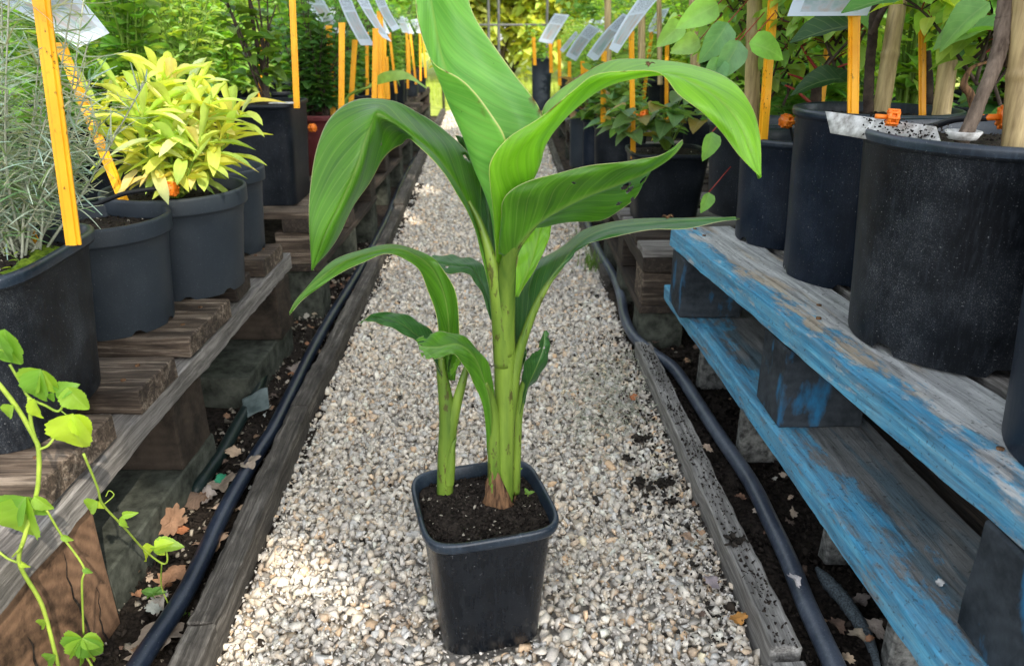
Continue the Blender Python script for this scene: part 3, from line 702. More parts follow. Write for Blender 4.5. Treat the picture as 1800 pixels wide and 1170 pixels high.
plank('stringer_board', (-1.2, .62, .232), (-1.2, 2.03, .232), .10, .044, M['wood_grey'], root, 1, .003, 30)
def conc(name, x0, x1, y0, y1, z0, z1, label, mat='mossconcrete'):
    o = block(name, x0, x1, y0, y1, z0, z1, M[mat], None, .0025); return tag(o, label, 'concrete block')
conc('concrete_slab', -.90, -.625, .92, 1.36, -.02, .077, 'pale greenish concrete slab under the left pallet beside dead leaves')
conc('concrete_slab', -.88, -.64, 1.62, 2.0, -.02, .077, 'grey concrete slab under the far end of the left pallet')
# right blue pallet: runs from far to near so local +Y points inward
root = thing('pallet', (.45, 1.2, 0), 'pallet with flaking blue paint at right carrying the big black pots', 'pallet')
plank('top_board', (.372, 1.70, .386), (.515, .40, .386), .145, .044, M['blue'], root, 1, .0015, 80)
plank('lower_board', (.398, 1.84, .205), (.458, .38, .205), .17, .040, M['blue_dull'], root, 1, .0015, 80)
plank('top_board', (.535, 1.72, .386), (.675, .42, .386), .17, .044, M['wood_grey'], root, 1, .003, 50)
plank('top_board', (.715, 1.73, .386), (.86, .43, .386), .175, .044, M['wood_dark'], root, 1, .003, 50)  # inner boards in dark wood to paint in the shade below the deck
plank('top_board', (.90, 1.74, .386), (1.04, .43, .386), .145, .044, M['wood_grey'], root, 1, .003, 30)
plank('top_board', (1.08, 1.74, .386), (1.22, .43, .386), .145, .044, M['wood_dark'], root, 1, .003, 30)
for x, y0, y1 in ((.383, 1.585, 1.705), (.438, 1.075, 1.19), (.490, .50, .64)):
    block('block', x, x + .14, y0, y1, .2465, .3845, M['end_blue'], root)
    plank('cross_board', (x + .145, y1, .361), (x + .80, y1, .361), .10, .024, M['wood_dark'], root, 1, .002, 10)
    block('block', x + .62, x + .76, y0, y1, .2, .36, M['wood_dark'], root)
plank('lower_board', (.60, 1.84, .205), (.66, .38, .205), .30, .022, M['wood_dark'], root, 1, .002, 30)  # wide dark board added inside to block light under the deck
plank('lower_board', (.95, 1.84, .205), (1.01, .38, .205), .14, .022, M['wood_dark'], root, 1, .003, 30)
def nail(p, n, parent):
    mb = MB(); p = Vector(p); n = Vector(n).normalized(); tube(mb, [p - n * .003, p + n * .0012], .0042, 10, 2); return mb.build('nail', M['husk'], parent)
for y in (.62, .70, 1.10, 1.16, 1.62, 1.68):
    t = (1.70 - y) / 1.30; nail((.372 + .143 * t + .05 + .03 * (int(y * 100) % 2), y, .4315), (0, 0, 1), root)
for y in (.60, 1.12, 1.15, 1.70): t = (1.84 - y) / 1.46; nail((.398 + .06 * t + .05, y, .2465), (0, 0, 1), root)
lp = [o for o in bpy.data.objects if o.name == 'pallet'][0]
for x, y in ((-.64, .86), (-.645, .93), (-.64, 1.10), (-.645, 1.16), (-.645, 1.35), (-.65, 1.45), (-.66, 1.84), (-.66, 1.90)): nail((x, y, .3225), (0, 0, 1), lp)
# hollow concrete blocks under it
def hollow(name, x0, y0, y1, z0, z1, label):
    root = thing(name, (x0, (y0 + y1) / 2, 0), label, 'concrete block', 'hollow concrete blocks carrying the blue pallet')
    d = .19; t = .028; web = [(y0, y0 + t), (y1 - t, y1)]
    for a, b in web: block('web', x0 + .002, x0 + d - t - .001, a, b, z0, z1, M['concrete'], root, .0025)
    block('back_wall', x0 + d - t, x0 + d, y0, y1, z0, z1, M['concrete'], root, .0025)
hollow('hollow_block', .535, .80, 1.06, .0, .198, 'rough grey hollow concrete block under the blue lower board, nearest of the two')
hollow('hollow_block', .478, 1.36, 1.74, .0, .198, 'rough grey hollow concrete block under the blue lower board, farther of the two')

# farther benches
def bench(x0, x1, y0, y1, zt, label, seed, side, mt='wood_dark', legs=True):
    rg = random.Random(seed)
    root = thing('pallet', ((x0 + x1) / 2, (y0 + y1) / 2, 0), label, 'pallet', 'dark pallets farther down the rows')
    xo, xi = (x1, x0) if side < 0 else (x0, x1)
    y = y0
    while y < y1 - .06:
        w = rg.uniform(.085, .12)
        if side < 0: plank('deck_board', (xo + rg.uniform(-.006, .006), y + w, zt - .024), (xi, y + w, zt - .024), w, .022, M[mt if rg.random() < .6 else 'wood_wet'], root, 1, .002, 8)
        else: plank('deck_board', (xo + rg.uniform(-.006, .006), y, zt - .024), (xi, y, zt - .024), w, .022, M[mt if rg.random() < .5 else 'wood_grey'], root, 1, .002, 8)
        y += w + rg.uniform(.025, .04)
    s = -1 if side < 0 else 1
    for k in range(2):
        xa = xo + s * (.004 + k * .6)
        if side < 0: plank('stringer_board', (xa, y0, zt - .068), (xa, y1, zt - .068), .10, .042, M['wood_dark'], root, 1, .002, 12)
        else: plank('stringer_board', (xa, y1, zt - .068), (xa, y0, zt - .068), .10, .042, M['wood_dark'], root, 1, .002, 12)
        for yy in (y0 + .01, (y0 + y1) / 2 - .06, y1 - .13):
            xs = sorted((xa + s * .004, xa + s * .13)); block('block', xs[0], xs[1], yy, yy + .12, zt - .17, zt - .0685, M['wood_wet' if yy == y0 + .01 else 'wood_dark'], root)
            block('foot_block', xs[0], xs[1] + .001, yy + .005, yy + .115, -.03, zt - .193, M['mossconcrete'], root)
        if side < 0: plank('bottom_board', (xa, y0, zt - .192), (xa, y1, zt - .192), .12, .021, M['wood_dark'], root, 1, .002, 12)
        else: plank('bottom_board', (xa, y1, zt - .192), (xa, y0, zt - .192), .12, .021, M['wood_dark'], root, 1, .002, 12)
    return root
bench(-1.75, -.60, 2.22, 3.30, .35, 'stacked dark pallet under the tall square pot on the left', 1, -1)
bench(-1.85, -.66, 3.42, 4.60, .34, 'dark pallet left of the path behind the first stacked one', 2, -1)
bench(-1.9, -.72, 4.75, 6.2, .34, 'shadowy pallet left of the path under the far row of pots', 3, -1)
bench(-2.0, -.86, 6.3, 8.2, .34, 'farthest pallet left of the path in deep shade', 4, -1)
bench(.36, 1.5, 1.98, 2.90, .30, 'brown stacked pallet right of the path just beyond the blue one', 5, 1)
bench(.40, 1.5, 3.0, 4.2, .27, 'grey slatted pallet right of the path carrying the small black pots', 6, 1)
bench(.40, 1.6, 4.35, 5.8, .27, 'slatted pallet right of the path in the far row', 7, 1)
bench(.42, 1.7, 5.95, 8.0, .27, 'last pallet right of the path before the yellow light', 8, 1)

# ================================================================== POTS
def soil_disc(kind, r, loc, z, parent, rot=0, mat='soil', seed=1, crumbn=260, mound=.008):
    mb = MB(); n = 40; V = [(loc[0], loc[1], z + mound)]; Fc = []
    K = 9
    for j in range(1, K + 1):
        for (x, y) in ring(kind, r * j / K, n, rot):
            V.append((loc[0] + x, loc[1] + y, z + mound * (1 - (j / K) ** 2) + .005 * noise.noise(Vector((x * 40 + seed, y * 40, 0))) + .0025 * noise.noise(Vector((x * 130 + seed, y * 130, 0)))))
    Fc = [(0, 1 + k, 1 + (k + 1) % n) for k in range(n)]
    for j in range(K - 1): Fc += [(1 + j * n + k, 1 + (j + 1) * n + k, 1 + (j + 1) * n + (k + 1) % n, 1 + j * n + (k + 1) % n) for k in range(n)]
    mb.add(V, Fc); o = mb.build('soil', M[mat], parent)
    if crumbn:
        rg = np.random.default_rng(seed); pos = []
        for i in range(crumbn):
            a = rg.uniform(0, 6.28); q = math.sqrt(rg.random()) * .97
            x, y = ring(kind, r * q, 360, rot)[int(a / 6.2832 * 360) % 360]
            pos.append((loc[0] + x, loc[1] + y, z + mound * (1 - q * q) + rg.uniform(-.001, .003)))
        c = np.array([(.022, .018, .015)] * crumbn) * rg.uniform(.5, 2.2, (crumbn, 1)); k = rg.random(crumbn) < .04; c[k] = (.35, .32, .26)
        cr = scatter_tpl('soil_crumb', ST_T, np.array(pos), rg.uniform(.001, .0042, crumbn), c, M['crumb'], o, 'stuff', seed=seed)
    return o
def make_pot(root, kind, loc, h, rt, rb, mat, rimmat=None, rimh=.028, rimw=.006, rot=0, soil=.03, n=72, crumbn=200, seed=1, notch=None, soilmat='soil', wob=0.0, lip=.004):
    th = .0025
    prof = [(rb - .02, .0), (rb, .0), (rb + .0015, .004), (rb + (rt - rimw - rb) * .3, h * .3), (rb + (rt - rimw - rb) * .7, h * .7), (rt - rimw - .002, h - rimh - .003), (rt - rimw, h - rimh - .001)]
    prof2 = [(rt - .001, h - rimh), (rt, h - rimh + .003), (rt + .001, h - lip - .002), (rt, h - .001), (rt - .002, h)]
    inner = [(rt - .0055, h), (rt - .0075, h - .003), (rt - .009, h - rimh), (rt - rimw - th - .004, h - rimh - .01), (rb + (rt - rimw - rb) * .6 - th, h * .55)]
    mb = MB(); lathe(mb, prof[1:] + prof2[:2], kind, loc, rot, n, notch, wob)
    base = [tuple((loc[0] + x, loc[1] + y, loc[2] + .012)) for x, y in ring(kind, rb * .97, n, rot)]
    mb.add(base, [tuple(range(n))])
    body = mb.build('pot', M[mat], root)
    mb = MB(); lathe(mb, prof2[1:] + inner, kind, loc, rot, n, None, wob)
    mb.build('rim', M[rimmat or mat], root)
    if soil is not None: soil_disc(kind, rt - rimw - th - .004 - (rt - rb) * (soil / h), loc, loc[2] + h - soil, root, rot, soilmat, seed, crumbn)
    return body
# ------------------------------------------------------------------ plants
def sub(name, leaves, tpl, mat, root, seed=1, width=1.0): return leaves.build(name, tpl, M[mat], root, seed, width)
LEFTDZ = .322
# pot A (left front) with curry plant
rA = thing('potted_curry_plant', (-.785, .985, LEFTDZ), 'large black pot with moss and a silvery needle-leaved herb, front left on the pallet', 'potted plant')
make_pot(rA, 'rsquare' if 0 else 'square', (-.785, .985, LEFTDZ), .252, .160, .128, 'black2', 'rim', .018, .007, .10, .028, crumbn=400, seed=4)
V = []; 
mb = MB()
for i in range(26):
    a = R.uniform(-1.9, .9); q = .10 + .03 * R.random(); x, y = -.785 + q * math.cos(a), .985 + q * math.sin(a); r = R.uniform(.012, .026)
    k = 9; vs = [(x, y, LEFTDZ + .235)] + [(x + r * math.cos(6.283 * j / k) * R.uniform(.7, 1.2), y + r * math.sin(6.283 * j / k) * R.uniform(.7, 1.2), LEFTDZ + .226) for j in range(k)]
    mb.add(vs, [(0, 1 + j, 1 + (j + 1) % k) for j in range(k)])
mb.build('moss', M['moss'], rA)
st, lv = MB(), Leaves(); rr = random.Random(5)
cb = Vector((-.735, 1.06, LEFTDZ + .22))
for s in range(62):
    az = rr.uniform(0, 6.283); sp = rr.uniform(.03, .20); hh = rr.uniform(.10, .42) if s > 9 else rr.uniform(.3, .46)
    e = cb + Vector((math.cos(az) * sp + .03, math.sin(az) * sp * .7, hh)); m_ = cb + Vector((math.cos(az) * sp * .6, math.sin(az) * sp * .5, hh * .42))
    pts = catmull([cb + Vector((rr.uniform(-.03, .03), rr.uniform(-.03, .03), 0)), m_, e], 26)
    tube(st, pts.tolist(), [.0022] * 13 + [.0011] * 13, 4, 26, caps=False)
    for i in range(8, 26):
        for k in range(4):
            a = rr.uniform(0, 6.283); d = Vector((math.cos(a), math.sin(a), rr.uniform(-.25, .9)))
            lv.add(pts[i], d, (rr.uniform(-1, 1), rr.uniform(-1, 1), 1), rr.uniform(.026, .055), rcol((.48, .56, .45) if rr.random() < .75 else (.27, .42, .18), .25, rr))
st.build('stem', M['silverstem'], rA); sub('foliage', lv, 'needle', 'silver', rA)
# small weeds in the moss
st, lv = MB(), Leaves()
for i in range(7):
    st = MB(); b = Vector((-.775 + rr.uniform(-.04, .11), 1.0 + rr.uniform(-.12, -.02), LEFTDZ + .228)); grow(b, .045, .012, 1, 2, .012, (.25, .4, .06), st, lv, rr, 2, rad=.0008, petiole=.002); st.build('weed_stalk', M['greenstem'], rA)
sub('weed', lv, 'small', 'leaf', rA)

rB = thing('plant_pot', (-.785, 1.37, LEFTDZ), 'round dark grey pot of bare soil on the left pallet, between black and sage pots', 'pot')
make_pot(rB, 'round', rB.location, .213, .132, .106, 'grey', 'grey', .034, .006, 0, .030, seed=6, crumbn=350, notch=(9, (0, 1), .008))
rC = thing('potted_golden_sage', (-.730, 1.60, LEFTDZ), 'bushy yellow-green sage in a round grey pot on the left pallet', 'potted plant')
make_pot(rC, 'round', rC.location, .222, .147, .116, 'grey', 'grey', .036, .006, .3, .025, seed=7, crumbn=250, notch=(9, (0, 1), .008))
st, lv = MB(), Leaves(); rr = random.Random(12)
sb = Vector((-.715, 1.57, LEFTDZ + .20))
for s in range(28):
    az = rr.uniform(0, 6.283); q = rr.random(); sp = .150 * q ** .7; hh = (.205 * (1 - .42 * q) + rr.uniform(-.05, .03)) * (1.25 if s < 4 else 1)
    e = sb + Vector((math.cos(az) * sp + .022, math.sin(az) * sp, hh + .02)); m_ = sb + Vector((math.cos(az) * sp * .55, math.sin(az) * sp * .55, hh * .4))
    pts = catmull([sb, m_, e], 12); tube(st, pts.tolist(), [.004, .003, .0022], 5, 12, caps=False) if 0 else tube(st, pts[::3].tolist(), .003, 5, 10, caps=False)
    for i in range(4 if q < .5 else 6, 12):
        t = i / 11; a0 = rr.uniform(0, 3.14)
        for k in range(2 if i < 11 else 4):
            a = a0 + k * (3.1416 if i < 11 else 1.57); elev = .15 + .9 * t ** 2 + rr.uniform(-.25, .25) if i < 11 else rr.uniform(.7, 1.6)
            d = Vector((math.cos(a), math.sin(a), elev)); col = (.64, .74, .15) if t > .4 else (.40, .52, .11)
            if rr.random() < .2: col = (.76, .76, .34)
            lv.add(pts[i], d, (rr.uniform(-.3, .3), rr.uniform(-.3, .3), 1), rr.uniform(.058, .102) * (1.1 - .25 * abs(t - .6)), rcol(col, .2, rr))
st.build('stem', M['greenstem'], rC); sub('foliage', lv, 'sage', 'sage', rC)
rD = thing('plant_pot', (-.757, 1.90, LEFTDZ), 'smaller round grey pot half hidden behind the yellow sage', 'pot')
make_pot(rD, 'round', rD.location, .215, .121, .098, 'grey', 'grey', .034, .006, 0, .03, seed=8, crumbn=120, notch=(9, (0, 1), .008))
# tall square pot
rE = thing('potted_shrub', (-.80, 2.42, .35), 'tall square black pot with a dark twiggy stem on the stacked pallet at left', 'potted plant')
make_pot(rE, 'hard', rE.location, .305, .135, .115, 'black', 'black', .012, .003, .03, .012, n=64, seed=9, crumbn=60)
mb = MB(); box(mb, -.725, -.655, 2.30, 2.34, .657, .660); mb.build('pot_label', M['white'], rE)
st, lv = MB(), Leaves(); rr = random.Random(3)
tube(st, [PY(474, 190, 2.42), PY(462, 120, 2.43), PY(448, 60, 2.42), PY(436, -20, 2.42)], [.009, .007, .006, .005], 7, 20, wob=.1)
tube(st, [PY(462, 120, 2.43), PY(470, 60, 2.44), PY(485, 10, 2.45)], [.004, .003, .002], 5, 10)
grow(tuple(PY(474, 190, 2.42)), .5, .16, 6, 7, .075, (.09, .2, .03), st, lv, rr, 2, rad=.005)
st.build('stem', M['darkbark'], rE); sub('foliage', lv, 'broad', 'leaf', rE)

# ---------------- right big pots
RZ = .4315
rG = thing('potted_vine', (.660, 1.02, RZ), 'biggest black pot nearest on the blue pallet with a twisting grey stem', 'potted plant')
make_pot(rG, 'round', rG.location, .298, .176, .146, 'black2', 'rim', .016, .004, 0, .022, n=96, seed=10, crumbn=350, notch=(16, (5, 6, 7), .012))
rH = thing('potted_vine', (.632, 1.335, RZ), 'tall black pot second in the row on the blue pallet', 'potted plant')
make_pot(rH, 'round', rH.location, .300, .136, .114, 'navy', 'rim', .014, .004, 0, .02, n=80, seed=11, crumbn=150, notch=(16, (5, 6, 7), .01))
rI = thing('potted_vine', (.602, 1.595, RZ), 'shorter black pot third in the row on the blue pallet under the leaf tip', 'potted plant')
make_pot(rI, 'round', rI.location, .222, .120, .104, 'navy', 'rim', .014, .004, 0, .03, n=72, seed=12, crumbn=100, notch=(12, (3, 4), .01))
rJ = thing('potted_vine', (.602, 1.860, RZ), 'narrow black pot fourth in the row at the end of the blue pallet', 'potted plant')
make_pot(rJ, 'round', rJ.location, .226, .122, .10, 'black', 'rim', .014, .004, 0, .03, n=72, seed=13, crumbn=80)
rO = thing('plant_pot', (.676, .66, RZ), 'black pot cut off by the right edge of the photo', 'pot')
make_pot(rO, 'round', rO.location, .29, .174, .142, 'navy', 'rim', .016, .004, 0, .03, n=72, seed=14, crumbn=0)
rK = thing('potted_strawberry', (.485, 2.36, .302), 'square black pot of lobed leafed plants right behind the long arching central leaf', 'potted plant')
make_pot(rK, 'square', rK.location, .215, .122, .095, 'black', 'black', .014, .004, .0, .012, n=72, seed=15, crumbn=120)
st, lv = MB(), Leaves(); rr = random.Random(8)
for i in range(26):
    a = rr.uniform(0, 6.283); q = rr.uniform(.03, .17); e = Vector((.485 + q * math.cos(a), 2.36 + q * math.sin(a), .52 + rr.uniform(.02, .18)))
    tube(st, [(.485, 2.36, .505), tuple((e + Vector((.485, 2.36, .6))) / 2), tuple(e)], .0018, 4, 7, caps=False)
    for k in range(3):
        a2 = a + (k - 1) * 1.2; lv.add(e, (math.cos(a2), math.sin(a2), rr.uniform(-.1, .3)), (rr.uniform(-.3, .3), rr.uniform(-.3, .3), 1), rr.uniform(.05, .085), rcol((.13, .26, .09) if rr.random() < .85 else (.35, .28, .06), .2, rr))
st.build('stem', M['greenstem'], rK); sub('foliage', lv, 'broad', 'leaf', rK, 1, 1.2)
# ================================================================== the potted canna in the middle
SZ = .222
rPot = thing('potted_canna', (PCX, PCY, 0), 'square black pot with a tall broad-leaved green plant standing in the middle of the gravel', 'potted plant')
def canna_pot():
    h = SZ
    n = 96; rot = PR
    prof = [(.060, .003), (.0715, .003), (.074, .008), (.0765, .05), (.0815, .12), (.0885, h - .020)]
    rimp = [(.0885, h - .020), (.0955, h - .016), (.0975, h - .012), (.098, h - .004), (.097, h - .001), (.0955, h)]
    inn = [(.0925, h), (.091, h - .003), (.089, h - .014), (.0855, h - .03), (.074, h * .5)]
    mb = MB(); lathe(mb, prof, 'square', (PCX, PCY, 0), rot, n)
    b = mb.build('pot', M['potblack'], rPot)
    mb = MB(); lathe(mb, rimp + inn, 'square', (PCX, PCY, 0), rot, n); r = mb.build('rim', M['rim'], rPot)
    # little slots along the rim
    for q, (ox, oy) in enumerate(((-.0945, -.01), (.0945, .035), (.012, -.0945))):
        mb = MB(); hx, hy = (.0012, .011) if abs(ox) > abs(oy) else (.016, .0012)
        vs = []
        for x, y in ((ox - hx, oy - hy), (ox + hx, oy - hy), (ox + hx, oy + hy), (ox - hx, oy + hy)):
            for z in (h - .004, h + .0006): vs.append((PCX + x * math.cos(rot) - y * math.sin(rot), PCY + x * math.sin(rot) + y * math.cos(rot), z))
        mb.add(vs, [(1, 3, 5, 7), (0, 2, 3, 1), (2, 4, 5, 3), (4, 6, 7, 5), (6, 0, 1, 7)]); mb.build('rim_slot', M['tube'], r, False)
canna_pot()
soil_disc('square', .0875, (PCX, PCY, 0), SZ - .020, rPot, PR, 'soil', 21, 1500, .004)
def dense(rows, nu, nv):
    """rows: list of rows, each with k control points (px,py,Y) -> smooth world grid"""
    W = np.array([[tuple(PY(*c)) for c in r] for r in rows])
    k = W.shape[1]
    A = np.stack([catmull(W[:, j], nv + 1) for j in range(k)], 1)      # nv+1, k, 3
    return np.stack([catmull(A[i], nu + 1) for i in range(nv + 1)], 0)   # nv+1, nu+1, 3
def canna_leaf(rows, mat, holes=(), nu=22, nv=64, mid=0.5, wave=.0012, name='leaf', seed=0, groove=.003):
    G = dense(rows, nu, nv); nv1, nu1 = G.shape[:2]
    du = np.gradient(G, axis=1); dv = np.gradient(G, axis=0); Nn = np.cross(du, dv); Nn /= np.linalg.norm(Nn, axis=2)[:, :, None] + 1e-9
    uu = np.linspace(0, 1, nu1)[None, :].repeat(nv1, 0); vv = np.linspace(0, 1, nv1)[:, None].repeat(nu1, 1)
    k = len(rows[0]); um = mid
    a = np.abs(uu - um)
    G = G + Nn * (wave * np.sin(vv * 31 + seed + a * 9) * a * 2 + groove * np.exp(-(a / .03) ** 2))[:, :, None]
    # uv: put midrib at u=.5
    U = np.where(uu < um, uu / um * .5, .5 + (uu - um) / (1 - um) * .5)
    UVv = np.stack([U, vv], 2)
    V = G.copy(); keep = np.ones((nv1 - 1, nu1 - 1), bool)
    cu = (uu[:-1, :-1] + uu[1:, 1:]) / 2; cv = (vv[:-1, :-1] + vv[1:, 1:]) / 2
    for (hu, hv, ru, rv) in holes:
        d = ((cu - hu) / ru) ** 2 + ((cv - hv) / rv) ** 2
        jag = 1 + .25 * np.sin(13 * np.arctan2((cv - hv) / rv, (cu - hu) / ru)); keep &= d > jag
    mb = MB(); F_ = [(i * nu1 + j, i * nu1 + j + 1, (i + 1) * nu1 + j + 1, (i + 1) * nu1 + j) for i in range(nv1 - 1) for j in range(nu1 - 1) if keep[i, j]]
    mb.add(V.reshape(-1, 3), F_, UVv.reshape(-1, 2))
    o = mb.build(name, M[mat], rPot)
    sd = o.modifiers.new('s', 'SOLIDIFY'); sd.thickness = .0006; sd.offset = 0
    return o
Y0 = .935
def rows(*r): return [list(x) for x in r]
# leaf 1: tall upright funnel leaf
canna_leaf([
 [(806, -75, 1.00), (772, -85, .985), (742, -80, .955), (731, -70, .94), (726, -62, .935)],
 [(818, -25, 1.00), (785, -20, .99), (752, -15, .955), (738, -5, .94), (729, -8, .93)],
 [(834, 28, 1.00), (795, 30, .995), (760, 32, .955), (744, 30, .935), (735, 28, .925)],
 [(868, 80, 1.00), (820, 88, .995), (772, 95, .955), (754, 88, .93), (745, 80, .91)],
 [(902, 127, 1.00), (850, 140, .995), (790, 150, .955), (764, 125, .92), (765, 112, .895)],
 [(934, 168, .995), (885, 190, .99), (812, 200, .95), (786, 172, .91), (812, 142, .875)],
 [(950, 196, .985), (910, 225, .985), (838, 252, .95), (808, 222, .90), (860, 195, .87)],
 [(946, 222, .975), (905, 250, .975), (856, 300, .945), (830, 280, .90), (888, 243, .872)],
 [(925, 262, .965), (895, 300, .965), (866, 345, .94), (852, 335, .90), (890, 302, .885)],
 [(905, 330, .955), (888, 365, .95), (872, 400, .935), (866, 390, .91), (888, 372, .90)],
 [(892, 420, .945), (884, 440, .945), (876, 450, .935), (872, 445, .92), (884, 430, .915)],
 [(886, 520, .94), (882, 520, .94), (878, 520, .935), (876, 520, .93), (882, 520, .93)]],
 'canna_sheen', nu=32, nv=84, mid=.5, seed=1)
# leaf 2: long arching leaf to the right
canna_leaf([
 [(872, 470, .915), (878, 475, .92), (886, 480, .93), (890, 475, .94), (894, 470, .945)],
 [(868, 385, .895), (880, 400, .90), (896, 410, .925), (906, 395, .95), (908, 380, .96)],
 [(862, 330, .875), (885, 345, .885), (920, 340, .92), (934, 322, .955), (930, 310, .975)],
 [(862, 284, .865), (890, 300, .875), (941, 300, .91), (953, 270, .955), (945, 250, .99)],
 [(892, 243, .865), (918, 260, .87), (957, 250, .905), (962, 222, .96), (953, 195, 1.00)],
 [(950, 207, .865), (962, 218, .87), (988, 208, .90), (985, 185, .96), (975, 168, 1.01)],
 [(1008, 158, .865), (1012, 168, .868), (1028, 172, .895), (1024, 152, .95), (1012, 138, 1.02)],
 [(1042, 133, .865), (1048, 145, .87), (1058, 152, .89), (1060, 132, .95), (1052, 115, 1.02)],
 [(1096, 126, .865), (1097, 133, .868), (1100, 137, .885), (1102, 118, .94), (1098, 105, 1.01)],
 [(1160, 127, .865), (1162, 130, .868), (1168, 128, .885), (1175, 114, .93), (1178, 106, .985)],
 [(1193, 167, .86), (1202, 155, .865), (1215, 142, .88), (1228, 128, .915), (1235, 120, .95)],
 [(1234, 198, .86), (1248, 186, .862), (1265, 172, .875), (1278, 158, .90), (1290, 147, .925)],
 [(1268, 232, .86), (1284, 226, .86), (1300, 214, .87), (1312, 198, .89), (1322, 186, .905)],
 [(1298, 272, .86), (1308, 268, .86), (1319, 260, .868), (1328, 245, .88), (1334, 235, .89)],
 [(1336, 312, .865), (1336, 312, .866), (1337, 313, .867), (1337, 312, .868), (1337, 310, .87)]],
 'canna_bright', nu=28, nv=90, seed=2)
# leaf 3: lower right dark leaf folded along its rib
canna_leaf([
 [(878, 445, .90), (886, 450, .895), (898, 455, .90), (904, 452, .91), (908, 448, .92)],
 [(880, 385, .875), (890, 400, .87), (912, 425, .885), (924, 418, .905), (932, 408, .92)],
 [(888, 345, .86), (912, 362, .86), (945, 390, .88), (952, 393, .905), (962, 396, .925)],
 [(925, 320, .85), (950, 338, .85), (990, 362, .875), (1000, 380, .91), (1010, 391, .93)],
 [(985, 303, .845), (1005, 318, .845), (1035, 340, .87), (1050, 365, .91), (1064, 384, .935)],
 [(1045, 290, .84), (1060, 304, .842), (1084, 322, .865), (1092, 345, .905), (1100, 363, .93)],
 [(1105, 283, .84), (1114, 294, .842), (1128, 304, .86), (1128, 318, .89), (1126, 332, .91)],
 [(1150, 276, .84), (1153, 281, .842), (1160, 286, .855), (1152, 292, .865), (1142, 302, .875)],
 [(1180, 262, .845), (1181, 265, .845), (1183, 268, .85), (1180, 271, .852), (1176, 274, .855)],
 [(1199, 246, .85), (1199, 246.5, .85), (1199, 247, .85), (1199, 247.5, .85), (1199, 248, .85)]],
 'canna', holes=((.62, .585, .05, .026), (.74, .60, .06, .02), (.74, .675, .06, .022), (.86, .53, .04, .012), (.97, .69, .09, .02), (.98, .60, .05, .012), (.52, .70, .03, .008), (.3, .44, .02, .005)), nu=44, nv=110, seed=3)
# leaf 4: big drooping leaf on the left
canna_leaf([
 [(872, 520, .925), (869, 522, .92), (866, 523, .918), (864, 522, .917), (862, 520, .917)],
 [(862, 450, .93), (857, 455, .92), (852, 455, .912), (849, 452, .91), (847, 448, .91)],
 [(848, 385, .95), (843, 390, .935), (836, 392, .918), (828, 384, .905), (824, 376, .90)],
 [(846, 340, .965), (838, 346, .945), (822, 352, .92), (808, 342, .90), (800, 334, .89)],
 [(837, 293, .975), (822, 302, .955), (798, 312, .92), (784, 305, .90), (773, 298, .885)],
 [(812, 255, .98), (795, 263, .955), (768, 272, .92), (755, 268, .90), (744, 263, .89)],
 [(778, 226, .98), (760, 234, .955), (730, 240, .915), (724, 242, .91), (720, 244, .915)],
 [(735, 200, .975), (718, 205, .955), (693, 214, .905), (700, 232, .93), (708, 252, .945)],
 [(690, 176, .965), (677, 184, .945), (664, 200, .90), (676, 236, .935), (690, 264, .96)],
 [(630, 175, .945), (640, 190, .92), (655, 218, .885), (664, 255, .92), (668, 287, .955)],
 [(582, 207, .915), (610, 222, .895), (643, 248, .87), (648, 290, .905), (646, 325, .94)],
 [(556, 260, .89), (590, 272, .875), (630, 290, .86), (630, 330, .89), (622, 364, .92)],
 [(546, 330, .87), (572, 335, .862), (606, 345, .855), (605, 378, .875), (597, 410, .90)],
 [(544, 400, .855), (556, 402, .852), (574, 408, .85), (576, 428, .858), (571, 448, .87)],
 [(547, 474, .85), (547.5, 474, .85), (548, 475, .85), (549, 475, .85), (550, 474, .85)]],
 'canna', holes=((.10, .325, .05, .010), (.83, .62, .02, .006), (.2, .79, .012, .004), (.42, .80, .012, .004)), nu=30, nv=100, seed=4)
# leaf 5: thin arch to the left over the shoot
canna_leaf([
 [(784, 668, .95), (788, 668, .955), (793, 668, .955), (797, 668, .955), (800, 668, .955)],
 [(772, 590, .94), (780, 596, .955), (790, 598, .96), (799, 594, .955), (807, 586, .945)],
 [(763, 542, .935), (772, 546, .95), (786, 545, .957), (797, 540, .955), (805, 530, .945)],
 [(751, 505, .93), (762, 507, .945), (775, 504, .953), (783, 500, .955), (790, 492, .95)],
 [(733, 472, .925), (743, 472, .935), (754, 468, .945), (760, 464, .95), (766, 458, .955)],
 [(706, 452, .915), (712, 450, .92), (718, 446, .93), (724, 441, .945), (730, 437, .96)],
 [(680, 447, .90), (683, 444, .905), (687, 440, .915), (691, 435, .935), (694, 431, .955)],
 [(645, 457, .885), (646, 453, .89), (648, 448, .90), (649, 440, .92), (650, 434, .94)],
 [(604, 477, .87), (602, 472, .872), (600, 466, .88), (598, 458, .89), (597, 453, .905)],
 [(564, 503, .855), (562, 499, .856), (560, 495, .86), (557, 490, .866), (555, 486, .875)],
 [(530, 529, .848), (529, 527, .848), (528, 525, .85), (526, 523, .852), (525, 521, .855)],
 [(509, 553, .845), (509, 553, .845), (509, 552.5, .845), (509, 552, .845), (509, 551.5, .845)]],
 'canna', nu=22, nv=80, seed=5)
